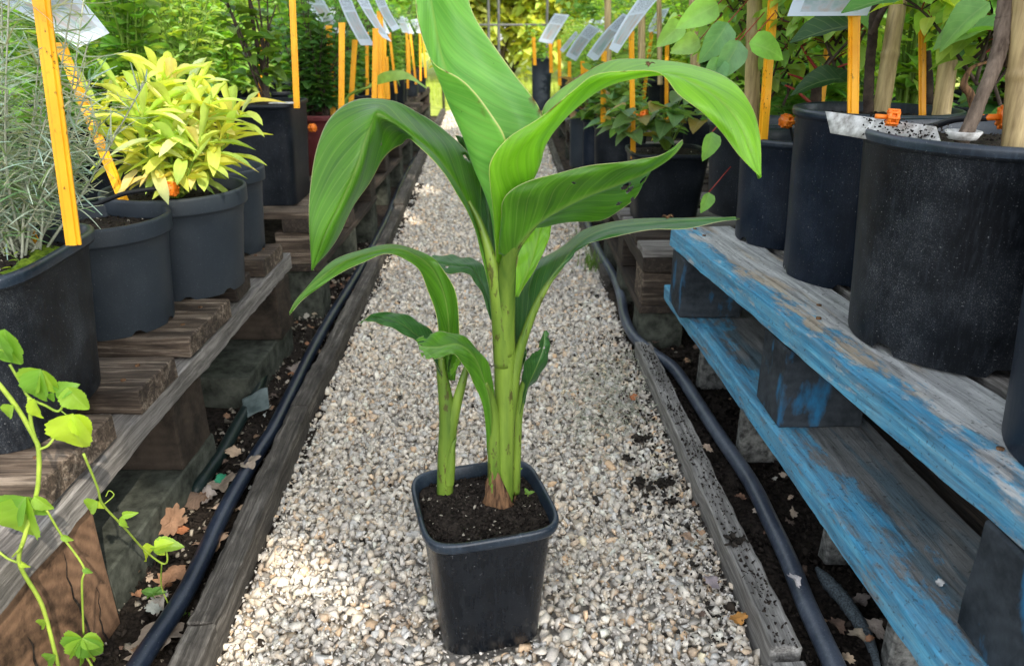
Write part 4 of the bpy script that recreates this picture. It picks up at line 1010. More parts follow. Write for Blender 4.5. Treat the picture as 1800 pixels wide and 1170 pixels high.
# leaf 6: dark sheath leaf on the right turning into a long flat blade
canna_leaf([
 [(902, 640, .945), (908, 642, .94), (914, 643, .935), (917, 641, .935), (919, 638, .94)],
 [(899, 570, .965), (910, 580, .945), (922, 588, .93), (927, 580, .94), (930, 570, .955)],
 [(905, 505, .985), (925, 520, .955), (945, 532, .93), (950, 522, .945), (954, 508, .965)],
 [(928, 472, .99), (946, 482, .96), (968, 492, .93), (975, 482, .945), (985, 470, .96)],
 [(960, 450, .995), (972, 458, .965), (990, 465, .93), (1000, 458, .935), (1008, 446, .945)],
 [(993, 429, 1.0), (998, 436, .97), (1006, 444, .935), (1013, 441, .93), (1019, 434, .93)],
 [(1029, 404, 1.0), (1032, 411, .975), (1036, 418, .94), (1042, 423, .925), (1048, 425, .92)],
 [(1065, 391, 1.0), (1070, 397, .975), (1076, 403, .94), (1082, 409, .92), (1092, 412, .91)],
 [(1120, 386, .99), (1124, 391, .965), (1128, 396, .935), (1136, 402, .915), (1147, 405, .905)],
 [(1180, 382, .975), (1184, 386, .955), (1188, 391, .93), (1194, 397, .915), (1203, 401, .905)],
 [(1240, 383, .955), (1243, 385, .94), (1246, 388, .925), (1250, 391, .915), (1254, 393, .91)],
 [(1300, 384, .92), (1300, 384, .92), (1300, 384.5, .92), (1300, 385, .92), (1300, 385, .92)]],
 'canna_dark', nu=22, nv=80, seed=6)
# leaf 7: blade behind the stem to the left
canna_leaf([
 [(866, 560, .955), (864, 562, .955), (862, 562, .955)],
 [(862, 515, .975), (856, 522, .975), (848, 518, .975)],
 [(854, 475, 1.0), (843, 490, .99), (832, 493, .985)],
 [(838, 457, 1.02), (828, 470, 1.0), (820, 480, .99)],
 [(815, 452, 1.03), (805, 467, 1.0), (796, 481, .985)],
 [(790, 448, 1.03), (783, 464, 1.0), (775, 479, .98)],
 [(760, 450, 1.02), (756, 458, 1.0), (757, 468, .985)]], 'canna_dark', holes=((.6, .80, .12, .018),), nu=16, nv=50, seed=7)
# leaf 8: bright blade behind, right of stem
canna_leaf([
 [(905, 520, .95), (908, 522, .95), (912, 520, .95)],
 [(908, 455, .97), (930, 468, .975), (950, 455, .98)],
 [(920, 410, .98), (944, 418, .985), (967, 412, .99)],
 [(935, 372, .985), (953, 376, .99), (969, 378, .995)],
 [(950, 340, .985), (956, 340, .99), (962, 342, .99)]], 'canna_bright', nu=14, nv=34, seed=8)
# leaf 9: dark narrow blade behind, left of the centre
canna_leaf([
 [(862, 500, .955), (868, 502, .96), (873, 500, .965)],
 [(846, 390, .98), (860, 395, .985), (870, 385, .99)],
 [(836, 315, 1.0), (852, 322, 1.0), (862, 312, 1.0)],
 [(812, 262, 1.02), (828, 272, 1.02), (842, 272, 1.01)],
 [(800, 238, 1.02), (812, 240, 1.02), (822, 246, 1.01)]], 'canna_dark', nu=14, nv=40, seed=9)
# leaf 10: small blade to the left
canna_leaf([
 [(774, 660, .945), (777, 661, .945), (780, 660, .945)],
 [(766, 594, .955), (754, 606, .94), (742, 608, .925)],
 [(746, 572, .955), (731, 586, .93), (717, 592, .915)],
 [(716, 554, .94), (703, 566, .915), (690, 577, .90)],
 [(680, 548, .915), (670, 559, .90), (662, 568, .885)],
 [(652, 553, .885), (648, 559, .88), (645, 564, .872)],
 [(633, 567, .865), (633, 567, .865), (634, 568, .865)]], 'canna_dark', nu=14, nv=50, seed=10)
# leaf 11: torn leaf in front of the stems
canna_leaf([
 [(857, 800, .925), (863, 800, .925), (869, 800, .925)],
 [(850, 720, .905), (860, 716, .905), (868, 706, .915)],
 [(832, 672, .885), (846, 660, .895), (864, 654, .915)],
 [(815, 642, .87), (830, 626, .88), (845, 620, .91)],
 [(796, 622, .862), (804, 607, .87), (816, 592, .90)],
 [(771, 630, .855), (772, 611, .862), (782, 583, .89)],
 [(752, 631, .85), (754, 611, .858), (758, 586, .88)],
 [(741, 627, .848), (736, 610, .855), (732, 597, .872)]], 'canna', holes=((.3, 1.0, .07, .07), (.62, 1.0, .06, .05), (.8, 1.0, .04, .09), (.05, .93, .10, .03), (.0, .80, .09, .03), (.97, .9, .07, .03)), nu=26, nv=70, seed=11)
# small half-open leaf and torn right leaf
canna_leaf([[(790, 655, .93), (793, 657, .925), (797, 655, .93)], [(798, 640, .92), (804, 641, .91), (809, 639, .92)], [(806, 626, .91), (811, 627, .90), (815, 624, .91)], [(813, 617, .905), (814, 617, .90), (816, 616, .905)]], 'canna_bright', nu=8, nv=20, seed=12)
canna_leaf([[(779, 665, .955), (784, 667, .955), (787, 665, .955)], [(781, 640, .955), (787, 642, .95), (790, 640, .955)], [(784, 616, .955), (790, 620, .95), (798, 616, .955)]], 'canna', nu=8, nv=20, seed=13)
canna_leaf([
 [(911, 725, .943), (914, 726, .94), (917, 724, .943)],
 [(919, 684, .94), (924, 687, .932), (929, 684, .94)],
 [(918, 656, .935), (934, 664, .92), (948, 661, .93)],
 [(924, 634, .93), (945, 640, .912), (962, 634, .925)],
 [(936, 622, .928), (954, 618, .915), (966, 608, .925)],
 [(948, 606, .928), (958, 600, .92), (965, 590, .928)],
 [(955, 582, .93), (958, 581, .928), (962, 580, .93)]], 'canna_dark', holes=((.75, .62, .05, .02), (.55, .72, .05, .02), (.0, .74, .30, .05), (1.0, .84, .16, .04)), nu=18, nv=44, seed=14)
canna_leaf([[(905, 650, .955), (911, 652, .955), (917, 650, .955)], [(907, 615, .96), (916, 622, .955), (926, 620, .955)], [(908, 592, .96), (914, 597, .96), (918, 600, .96)]], 'canna_dark', holes=((.9, .8, .2, .1),), nu=10, nv=20, seed=15)
# stems
def cstem(name, pts, rads, mat='cannastem', seg=16, flat=None):
    mb = MB(); tube(mb, [PY(*p) for p in pts], rads, seg, 50, wob=.008)
    return mb.build(name, M[mat], rPot)
cstem('stem', [(884, 893, .932), (885, 800, .932), (887, 700, .933), (887, 600, .933), (886, 520, .933), (884, 460, .933), (882, 410, .93)], [.0152, .0148, .0146, .0145, .0138, .0115, .008])
cstem('leaf_sheath', [(870, 888, .922), (869, 800, .922), (868, 740, .920), (862, 700, .912), (852, 672, .902)], [.0105, .0096, .008, .0065, .004])
cstem('leaf_sheath', [(905, 865, .948), (907, 800, .947), (909, 740, .946), (917, 690, .942), (926, 658, .938)], [.0078, .0076, .0075, .0062, .004])
cstem('leaf_sheath', [(888, 780, .936), (894, 700, .936), (908, 636, .935), (921, 592, .934), (944, 534, .932), (967, 494, .932), (990, 466, .932)], [.012, .013, .0085, .0065, .005, .0035, .002])
cstem('leaf_sheath', [(885, 640, .931), (879, 540, .924), (864, 460, .915), (845, 396, .918), (824, 353, .922)], [.0135, .0125, .0075, .0045, .0022])
cstem('leaf_sheath', [(886, 620, .932), (888, 520, .922), (896, 450, .902), (916, 423, .888), (946, 390, .884)], [.0145, .0135, .0095, .005, .0028])
cstem('stem', [(782, 870, .952), (784, 800, .953), (787, 740, .954), (782, 690, .953), (776, 650, .95), (776, 628, .95)], [.0125, .0125, .0125, .010, .007, .0045])
cstem('leaf_sheath', [(788, 800, .953), (791, 760, .952), (801, 715, .951), (812, 675, .953), (820, 645, .955)], [.010, .010, .0078, .0062, .004])
cstem('leaf_sheath', [(789, 850, .946), (792, 815, .945), (796, 785, .944), (802, 770, .943)], [.008, .0072, .004, .0008])
# dry husk at the base
mb = MB(); V = []
bx = PY(880, 890, .925)
for j in range(9):
    t = j / 8
    for k in range(14):
        a = -1.2 + 3.0 * k / 13 ; r = .029 - .008 * t + .0022 * math.sin(k * 2.3 + j)
        V.append((bx.x + r * math.sin(a) * 1.05, bx.y - r * math.cos(a) * .9 + .006, .194 + .075 * t * (.55 + .45 * math.sin(k * .42 + .2)) + .001 * math.sin(k * 3)))
mb.add(V, [(j * 14 + k, j * 14 + k + 1, (j + 1) * 14 + k + 1, (j + 1) * 14 + k) for j in range(8) for k in range(13)])
o = mb.build('husk', M['husk'], rPot); o.modifiers.new('s', 'SOLIDIFY').thickness = .0012
mb = MB(); V = [tuple(PY(*p)) for p in ((846, 812, .96), (856, 798, .965), (857, 806, .962), (838, 818, .955))]; mb.add(V, [(0, 1, 2, 3)]); mb.build('husk', M['husk'], rPot)
lv, st = Leaves(), MB(); rr = random.Random(2)
for (px, py, Yy) in ((908, 828, .965), (928, 868, .94)):
    b = PY(px, py, Yy); tube(st, [tuple(b - Vector((0, 0, .016))), tuple(b)], .0007, 4, 3)
    for k in range(3): lv.add(b, (math.cos(k * 2.1), math.sin(k * 2.1), .7), (0, -.4, 1), .011, rcol((.22, .42, .06), .2, rr))
st.build('weed_stalk', M['greenstem'], rPot); sub('weed', lv, 'small', 'leaf', rPot)

# ================================================================== label stakes, canes, cards
def stake(bx, by, Y, tx, ty, wpx, label, card=None, Yt=None, group=None, ext=.03):
    Yt = Yt if Yt is not None else Y
    a = PY(bx, by, Y); b = PY(tx, ty, Yt); a = a + (a - b).normalized() * ext
    dep = a.y * CT + (H - a.z) * ST; w = wpx / F * dep / 2
    root = thing('plant_label', tuple(a), label, 'plant label', group)
    mb = MB(); side = Vector((1, .15, 0)).normalized(); bk = Vector((-.15, 1, 0)).normalized()
    prof = [(-1, 0), (-.55, .1), (-.45, -.16), (.45, -.16), (.55, .1), (1, 0), (1, .35), (-1, .35)]
    V = []; n = 14
    for i in range(n):
        t = i / (n - 1); c = a.lerp(b, t); ww = w * (1 if t < .97 else 1.15)
        for x, y in prof: V.append(tuple(c + side * ww * x + bk * ww * y))
    k = len(prof); Fc = [(i * k + j, i * k + (j + 1) % k, (i + 1) * k + (j + 1) % k, (i + 1) * k + j) for i in range(n - 1) for j in range(k)] + [tuple(range(k))[::-1], tuple((n - 1) * k + j for j in range(k))]
    mb.add(V, Fc); mb.build('stake', M['stake'], root, False)
    if card:
        G = dense([[card[0], card[1]], [card[3], card[2]]], 6, 8)
        du = np.cross(G[0, -1] - G[0, 0], G[-1, 0] - G[0, 0]); du /= np.linalg.norm(du)
        sc = np.linalg.norm(G[-1, 0] - G[0, 0])
        vv = np.linspace(0, 1, 9)[:, None].repeat(7, 1); G = G + du * (np.sin(vv * 3.1416) * sc * .05)[:, :, None]
        uu = np.linspace(0, 1, 7)[None].repeat(9, 0)
        mb = MB(); mb.add(G.reshape(-1, 3), [(i * 7 + j, i * 7 + j + 1, (i + 1) * 7 + j + 1, (i + 1) * 7 + j) for i in range(8) for j in range(6)], np.stack([uu, vv], 2).reshape(-1, 2))
        o = mb.build('card', M['card'], root, False); s = o.modifiers.new('s', 'SOLIDIFY'); s.thickness = .0012
    return root
stake(129, 431, .97, 68, -25, 25, 'wide yellow label stake leaning in the front left black pot', ext=.0)
stake(218, 356, 1.50, 104, 75, 17, 'leaning yellow label stake in the yellow sage pot, partly behind silvery needles', ((-60, -25, 1.30), (75, -60, 1.28), (192, 58, 1.40), (138, 84, 1.38)))
stake(48, 400, 1.12, -8, 280, 17, 'short stretch of yellow label stake behind the silvery herb, near the left edge')
stake(521, 172, 2.32, 513, -20, 10.5, 'yellow label stake rising behind the tall square black pot')
stake(586, 205, 3.0, 578, 45, 10, 'yellow label stake under the leftmost tilted card of the left cluster', ((520, -20, 2.9), (560, -18, 2.95), (601, 58, 3.1), (583, 58, 3.05)))
stake(600, 195, 2.7, 601, 40, 10, 'yellow label stake with flared top in the left cluster', ((590, -14, 2.7), (612, -16, 2.75), (658, 80, 2.9), (634, 80, 2.85)))
stake(617, 182, 3.1, 624, 70, 9, 'yellow label stake leaning right in the left cluster below a tilted white card')
stake(658, 172, 2.8, 660, 50, 9, 'yellow label stake left of two close ones in the left cluster', ((618, -18, 2.7), (640, -18, 2.75), (688, 74, 2.9), (672, 66, 2.85)))
stake(669, 160, 3.2, 668, 20, 10, 'yellow label stake in the left cluster nearest the tall central leaf', ((655, -10, 3.1), (672, -12, 3.15), (703, 50, 3.3), (690, 56, 3.25)))
stake(682, 163, 3.6, 679, 100, 7, 'small yellow label stake right of two taller ones in the left cluster')
stake(719, 128, 4.4, 717, 70, 6, 'tiny yellow label stake far down the left row')
stake(458, 165, 3.1, 462, 55, 8, 'faint yellow label stake among green leaves left of the tall square pot stake')
stake(1113, 262, 2.32, 1110, 55, 9, 'thin yellow label stake in the strawberry pot beneath a long slanted card', ((1125, -6, 2.30), (1172, -20, 2.36), (1085, 94, 2.26), (1070, 86, 2.24)))
stake(1060, 215, 3.0, 1062, 90, 9, 'yellow label stake in a small black pot below a pale slanted card', ((1095, 24, 2.9), (1113, 30, 2.95), (1048, 110, 2.95), (1031, 98, 2.9)))
stake(1026, 180, 3.8, 1024, 108, 7, 'yellow label stake left one of a close far pair on the right', ((1035, 42, 3.7), (1055, 52, 3.75), (1012, 108, 3.8), (994, 98, 3.75)))
stake(1035, 178, 3.9, 1031, 118, 6, 'yellow label stake right one of a close far pair on the right')
stake(1001, 145, 4.6, 1001, 108, 6, 'small yellow label stake in front of the slanted pale blue card')
stake(984, 142, 5.0, 983, 70, 6, 'yellow label stake under a narrow brownish card far on the right', ((1012, 55, 4.9), (1018, 60, 4.9), (990, 93, 5.0), (984, 88, 5.0)))
stake(969, 120, 5.3, 968, 76, 6, 'yellow label stake holding the pale blue card farthest right row', ((975, 24, 5.2), (1001, 27, 5.2), (970, 78, 5.3), (946, 73, 5.3)))
stake(940, 108, 6.2, 938, 66, 6, 'faint yellow label stake at the far end of the right row')
stake(1341, 252, 1.53, 1362, -30, 17, 'speckled yellow label stake leaning right in the short black pot under the leaf tip', ext=.0)
stake(1500, 210, 1.26, 1503, 18, 20, 'wide yellow label stake carrying a big white card over the tall black pot', ((1408, -30, 1.20), (1556, -28, 1.20), (1524, 27, 1.24), (1384, 28, 1.24)))
stake(1441, 200, 1.75, 1466, 10, 13, 'yellow label stake leaning right behind the branching leafy twig')
stake(1622, 213, 1.30, 1622, 20, 13, 'yellow label stake half hidden by leaves behind the biggest black pot')
for k in range(9):
    sd = R.random(); Yk = 3.4 + 4.4 * k / 9; x0 = -.78 - .05 * R.random(); b0 = Vector((x0, Yk, .52)); t0 = b0 + Vector((R.uniform(-.03, .03), 0, .36))
    def px_(v):
        dep = v.y * CT + (H - v.z) * ST; return 900 + F * v.x / dep, 585 - F * (v.y * ST - (H - v.z) * CT) / dep
    for sx, g in ((1, 'left'), (-1, 'right')):
        b1 = Vector((b0.x * 1.0 if sx > 0 else .60 + .12 * R.random(), Yk + .12 * (sx < 0), .50)); t1 = b1 + Vector((R.uniform(-.03, .03), 0, .36))
        (a1, a2), (c1, c2) = px_(b1), px_(t1); w_ = .018 * F / (b1.y * CT + .3 * ST)
        cd_ = None
        if R.random() < .7:
            q = t1; pts = [q + Vector((.05 * sx * -1 * e - .03, .0, f)) for e, f in ((1, .10), (1, .10), (0, 0), (0, 0))]
            pts[1] = pts[0] + Vector((.06, 0, .01)); pts[2] = pts[3] + Vector((.06, 0, -.01)); cd_ = tuple((px_(p)[0], px_(p)[1], p.y) for p in pts)
        stake(a1, a2, b1.y, c1, c2, w_, 'blurry thin yellow label stake among the %s far row of pots' % g, cd_, group='far label stakes on the %s' % g)
# grey strip label lying on the pots
mb = MB(); a, b = PY(1462, 222, 1.10), PY(1662, 254, .93); up = Vector((0, .2, 1)).normalized()
G = np.array([[tuple(a.lerp(b, i / 12) + up * (.028 * j / 2 - .010) + Vector((0, .012 * j, 0))) for j in range(3)] for i in range(13)])
mb.add(G.reshape(-1, 3), [(i * 3 + j, i * 3 + j + 1, (i + 1) * 3 + j + 1, (i + 1) * 3 + j) for i in range(12) for j in range(2)])
o = mb.build('label_strip', M['white']); o.modifiers.new('s', 'SOLIDIFY').thickness = .002; tag(o, 'grey soil-splashed plastic strip lying across the rims of the two big black pots', 'label')
rgx = np.random.default_rng(9); pp = []
for i in range(220): pp.append(tuple(a.lerp(b, rgx.uniform(.3, 1)) + up * rgx.uniform(-.012, .022) + Vector((0, -.002, .002))))
tag(scatter_tpl('strip_soil', ST_T, np.array(pp), rgx.uniform(.0006, .0026, 220), np.array([(.02, .017, .014)] * 220), M['crumb'], o), None)
# white cups at stem foot
mb = MB(); c = PY(1692, 240, .93); lathe(mb, [(.006, -.004), (.016, -.003), (.021, .006), (.020, .007), (.014, 0)], 'round', tuple(c), 0, 20); tag(mb.build('stem_collar', M['white']), 'white plastic collar round the foot of the twisting grey stem', 'collar')
def cane(bx, by, Y, tx, ty, wpx, label, mat='bamboo'):
    a = PY(bx, by, Y); b = PY(tx, ty, Y + .02); b = a + (b - a) * 1.7 if ty < 0 else b; dep = a.y * CT + (H - a.z) * ST; r = wpx / F * dep / 2
    a = a + (a - b) * .12
    mb = MB(); n = 46; pts = [a.lerp(b, i / n) for i in range(n + 1)]; ph = R.randrange(0, 16)
    rad = [r * (1 + (.10 if (i + ph) % 17 == 0 else 0) - .03 * (i % 17 == 8)) for i in range(n + 1)]
    tube(mb, pts, rad, 12, 140); return tag(mb.build('bamboo_cane', M[mat], None, True), label, 'cane')
cane(1319, 262, 1.60, 1328, -30, 26, 'brownish bamboo cane just right of the arching leaf, in the short black pot')
cane(1546, 215, 1.40, 1584, -30, 28, 'grey bamboo cane beside the dark twig right of the wide yellow stake')
cane(1652, 222, 1.25, 1684, -30, 30, 'tan bamboo cane standing behind the orange fitting')
cane(1782, 262, .93, 1806, -30, 40, 'thick pale bamboo cane at the right edge of the photo')
cane(1222, 110, 2.4, 1219, -30, 17, 'thin brown bamboo cane half behind hanging leaves right of the long slanted card')
cane(1070, 200, 3.2, 1068, -30, 12, 'thin bamboo cane rising behind the arching leaf right of its pale cards')
cane(1128, 110, 2.9, 1128, -30, 13, 'thin bamboo cane behind the long slanted card')
cane(1160, 120, 3.3, 1158, -30, 9, 'faint bamboo cane in the leaves right of the long slanted card')
# twisting stems of the right pots
def tstem(root, pts, rads, mat='bark', wob=.08, name='stem'):
    W_ = [PY(*p) for p in pts]; rads = list(rads)
    if pts[-1][1] <= -30: W_.append(W_[-1] + (W_[-1] - W_[-2]).normalized() * .28); rads.append(rads[-1] * .7)
    mb = MB(); tube(mb, W_, rads, 9, 70, wob=wob); return mb.build(name, M[mat], root)
tstem(rG, [(1688, 252, .93), (1703, 225, .935), (1730, 160, .94), (1755, 95, .95), (1766, 40, .96), (1772, -30, .97)], [.0085, .0085, .008, .0095, .0105, .010])
tstem(rG, [(1757, 92, .95), (1768, 110, .97), (1790, 120, 1.0), (1805, 100, 1.03)], [.007, .005, .004, .003])
tstem(rG, [(1712, 190, 1.15), (1705, 165, 1.15), (1694, 148, 1.15), (1708, 120, 1.15), (1740, 108, 1.15)], [.006, .006, .005, .003, .002], 'husk')
tstem(rH, [(1526, 200, 1.36), (1528, 130, 1.36), (1534, 60, 1.35), (1540, -30, 1.34)], [.009, .0085, .008, .007], 'darkbark')
tstem(rH, [(1532, 60, 1.35), (1545, 30, 1.34), (1562, 0, 1.34), (1575, -30, 1.34)], [.007, .006, .005, .004], 'darkbark')
tstem(rH, [(1632, 215, 1.5), (1634, 150, 1.5), (1630, 90, 1.5)], [.008, .007, .006], 'darkbark')
tstem(rI, [(1433, 262, 1.58), (1434, 200, 1.58), (1436, 150, 1.57), (1450, 120, 1.56), (1478, 75, 1.55)], [.011, .011, .010, .006, .003], 'darkbark')
for q in (((1448, 122, 1.56), (1465, 105, 1.55), (1488, 92, 1.54)), ((1442, 130, 1.56), (1420, 100, 1.56), (1408, 80, 1.56)), ((1436, 160, 1.57), (1412, 140, 1.57), (1385, 130, 1.57)), ((1434, 190, 1.57), (1400, 160, 1.56), (1380, 150, 1.56)), ((1440, 140, 1.56), (1475, 118, 1.52), (1500, 110, 1.5))):
    tstem(rI, q, [.004, .0025, .0015], 'redstem')
# foliage of the right vines
def vine_leaves(root, cx, cy, z0, z1, rx, ry, n, size, col, seed, tpl='broad', mat='leaf', xmin=None, redfrac=.5, tw=14):
    rg = random.Random(seed); lv, st, rd = Leaves(), MB(), MB()
    for b in range(tw):
        p0 = Vector((cx + rg.uniform(-.05, .05), cy + rg.uniform(-.05, .05), z0 + rg.uniform(0, (z1 - z0) * .6)))
        a = rg.uniform(0, 6.283); q = rg.uniform(.5, 1); p2 = Vector((cx + rx * q * math.cos(a), cy + ry * q * math.sin(a), min(z1, p0.z + rg.uniform(.05, .3)))); p1 = (p0 + p2) / 2 + Vector((0, 0, .03))
        pts = catmull([p0, p1, p2], 9); tube(st, pts[::2].tolist(), [.003, .0026, .002, .0016, .001], 5, 12, caps=False)
        for i in range(2, 9):
            for k in range(max(1, n // (tw * 7))):
                az = rg.uniform(0, 6.283); d = Vector((math.cos(az), math.sin(az), rg.uniform(-.5, .3)))
                L_ = rg.uniform(.015, .045); e = Vector(pts[i]) + d * L_ + Vector((0, 0, L_ * .5))
                tube(rd if rg.random() < redfrac else st, [pts[i].tolist(), tuple(e)], .0011, 4, 2, caps=False)
                d2 = Vector((d.x, d.y, rg.uniform(-.7, .15))); lv.add(e, d2, (rg.uniform(-.5, .5), rg.uniform(-.5, .5), 1), size * rg.uniform(.55, 1.2), rcol(col, .35, rg, .3))
    st.build('twig', M['darkbark'], root)
    if redfrac > 0: o_ = rd.build('leaf_stalk', M['redstem'], root); o_['kind'] = 'stuff'
    sub('foliage', lv, tpl, mat, root, seed)
vine_leaves(rG, .74, 1.20, .74, .93, .24, .12, 330, .048, (.30, .58, .12), 31)
vine_leaves(rH, .64, 1.52, .76, .96, .24, .10, 470, .046, (.30, .58, .13), 32)
vine_leaves(rI, .57, 1.70, .70, .98, .19, .12, 380, .044, (.20, .42, .10), 33)
vine_leaves(rJ, .58, 1.90, .72, 1.0, .19, .17, 420, .05, (.32, .60, .16), 34, redfrac=.2)
# hanging light leaves at the left of the right row
lv, st = Leaves(), MB()
for (px, py, Yy, dx, dz, s, c) in ((1252, 232, 1.6, -.1, -1, .062, (.2, .42, .12)), (1246, 338, 1.6, -.15, -1, .048, (.2, .42, .12)), (1280, 40, 1.55, -.6, -1, .085, (.16, .34, .16)), (1300, 72, 1.5, -.45, -.9, .08, (.17, .34, .17)), (1262, 8, 1.6, -.9, -.4, .085, (.26, .5, .12)), (1316, 75, 1.45, .9, -.2, .075, (.2, .45, .08)), (1268, 100, 1.5, -.35, -.9, .07, (.15, .33, .14)), (1230, 70, 1.7, -.8, -.3, .07, (.3, .5, .15)), (1200, 40, 1.7, -.7, -.6, .07, (.26, .48, .13))):
    b = PY(px, py, Yy); lv.add(b, (dx, -.25, dz), (.2, -1, .35), s, tuple(1.35 * q for q in c)); st = MB(); tube(st, [tuple(b), tuple(b + Vector((.05, .03, .05)))], .0013, 4, 3); st.build('leaf_stalk', M['redstem'], rJ)
sub('foliage', lv, 'broad', 'leaf', rJ, 4); 
# big specific leaves at right top
lv = Leaves()
for (px, py, Yy, d, s, c) in ((1740, 5, 1.1, (-1, .1, -.65), .075, (.2, .42, .12)), (1745, 35, 1.15, (-1, 0, -.4), .085, (.24, .46, .14)), (1640, -15, 1.1, (-1, 0, -.1), .12, (.07, .22, .03)), (1500, 45, 1.3, (-1, .1, -.15), .10, (.025, .08, .02)), (1420, 150, 1.5, (.5, -.3, .2), .10, (.02, .07, .015)), (1480, 140, 1.45, (-.9, -.2, .1), .09, (.022, .07, .02)), (1700, 60, 1.05, (.4, -.5, .2), .08, (.12, .33, .06))):
    lv.add(PY(px, py, Yy), d, (.1, -.55, 1), s, c)
sub('foliage', lv, 'broad', 'leaf', rG, 2)
# drip fittings
def emitter(px, py, Y, ax, label, s=1.0):
    c = PY(px, py, Y); root = thing('drip_emitter', tuple(c), label, 'drip emitter'); a = Vector(ax).normalized()
    mb = MB()
    for t, r in ((0, .0105), ): tube(mb, [c + a * .0 * s, c + a * .005 * s], .0135 * s, 18, 3)
    tube(mb, [c + a * .0045 * s, c + a * .013 * s], .0100 * s, 14, 3); tube(mb, [c + a * .0125 * s, c + a * .0175 * s], .0135 * s, 18, 3)
    for k in range(8):
        u = Vector((0, 0, 1)).cross(a).normalized(); w = a.cross(u); o = (u * math.cos(k * .785) + w * math.sin(k * .785)) * .0125 * s
        tube(mb, [c + o - a * .001, c + o + a * .018 * s], .0024 * s, 6, 3)
    mb.build('cap', M['orange'], root)
    mb = MB(); tube(mb, [c - a * .020 * s, c], .0042 * s, 10, 4); mb.build('nozzle', M['orange'], root)
    return root
emitter(1560, 206, 1.0, (1, -.3, -.05), 'orange drip emitter on the rim of the tall black pot by the grey label strip', .75)
emitter(1758, 206, .96, (1, -.2, .05), 'orange drip emitter touching the thick bamboo cane over the biggest pot', 1.0)
emitter(1388, 214, 1.6, (-1, -.4, .2), 'orange drip emitter among red stalks above the short black pot', 1.0)
emitter(294, 332, 1.47, (1, -.3, .05), 'orange drip emitter at the foot of the yellow sage', 1.0)
emitter(1128, 202, 2.3, (1, -.6, .1), 'blurry orange drip emitter among the strawberry leaves', 1.0)
emitter(546, 225, 2.75, (1, -.5, .1), 'small orange drip emitter in the maroon pot', 1.0)
def dtube(pts, label, r=.0045): mb = MB(); tube(mb, [PY(*p) for p in pts], r, 8, 40); tag(mb.build('drip_tube', M['tube']), label, 'tube')
dtube([(1600, 228, 1.05), (1640, 222, 1.03), (1680, 210, 1.0), (1735, 207, .96)], 'black drip tube leading to the orange emitter above the biggest pot')
dtube([(120, 362, 1.42), (160, 362, 1.42), (220, 340, 1.44), (285, 330, 1.46)], 'black drip tube crossing to the yellow sage pot')
dtube([(1396, 256, 1.60), (1392, 235, 1.60), (1388, 214, 1.6)], 'short black drip tube in the short black pot', .003)
# spider-like dry bits on leaves
for (px, py, Yy, lab) in ((1172, 386, .925, 'dried brown flower bit lying on the long flat lower leaf'), (1140, 119, .90, 'dried pale flower bit lying on the arching upper leaf')):
    mb = MB(); c = PY(px, py, Yy) + Vector((0, 0, .002)); rr = random.Random(px)
    for k in range(12): a = rr.uniform(0, 6.28); q = rr.uniform(.003, .009); tube(mb, [tuple(c), tuple(c + Vector((q * .5 * math.cos(a), q * .3, rr.uniform(0, .004)))), tuple(c + Vector((q * math.cos(a), q * math.sin(a) * .7, rr.uniform(0, .005))))], [.0012, .0009, .0005], 4, 6)
    tag(mb.build('dry_debris', M['husk']), lab, 'debris')
# ================================================================== plants farther down both rows
def dup(root, loc, rotz, label, sc=1.0):
    r = root.copy(); COL.objects.link(r); r.location = loc; r.rotation_euler = (0, 0, rotz); r.scale = (sc,) * 3
    r['label'] = label
    for ch in list(root.children):
        c = ch.copy(); COL.objects.link(c); c.parent = r
        for g in ch.children:
            d = g.copy(); COL.objects.link(d); d.parent = c
    return r
GR = 'potted shrubs in the far rows'
def proto(name, seed, kind, pot, ph, prt, tpl, lsize, col, height, spread, nst, nodes, pair=2, bark='greenstem', mat='leaf', petiole=.02, width=1.0, rimmat=None, droop=.1):
    r = thing(name, (0, 0, 0), name, 'potted plant', GR); rr = random.Random(seed)
    make_pot(r, kind, (0, 0, 0), ph, prt, prt * .82, pot, rimmat or pot, .02, .004, 0, .02, n=40, seed=seed, crumbn=0)
    st, lv = MB(), Leaves()
    grow((0, 0, ph - .02), height, spread, nst, nodes, lsize, col, st, lv, rr, pair, rad=.005, petiole=petiole, droop=droop)
    st.build('stem', M[bark], r); sub('foliage', lv, tpl, mat, r, seed, width)
    return r
G1, G2, G3, G4, G5 = (.22, .46, .08), (.13, .33, .08), (.30, .56, .11), (.10, .26, .07), (.36, .58, .18)
PR_ = [
 (proto('potted_shrub', 1, 'round', 'black', .24, .13, 'lobed', .075, G1, .75, .25, 13, 11, 2), 'lobed bright green leaves'),
 (proto('potted_shrub', 2, 'round', 'black', .25, .13, 'broad', .07, G3, .80, .23, 12, 12, 2), 'broad light green leaves'),
 (proto('potted_shrub', 3, 'round', 'black', .24, .12, 'small', .05, G2, .70, .22, 20, 14, 3, bark='darkbark'), 'small dark green leaves'),
 (proto('potted_shrub', 4, 'square', 'black', .22, .12, 'long', .08, G5, .75, .22, 16, 12, 2), 'long pale leaves'),
 (proto('potted_shrub', 5, 'round', 'black', .24, .13, 'lobed', .08, G4, .65, .25, 12, 10, 2, bark='darkbark'), 'deep green lobed leaves'),
 (proto('potted_shrub', 6, 'round', 'black', .25, .13, 'fern', .16, G3, .60, .2, 12, 6, 3), 'feathery fern-like leaves'),
]
bgR = random.Random(77)
used = set(); wordsL = ['left', 'right']
cnt = {}
ordn = ['first', 'second', 'third', 'fourth', 'fifth', 'sixth', 'seventh', 'eighth', 'ninth', 'tenth', 'eleventh', 'twelfth', 'thirteenth', 'fourteenth', 'fifteenth', 'sixteenth', 'seventeenth', 'eighteenth', 'nineteenth', 'twentieth', 'twenty-first', 'twenty-second']
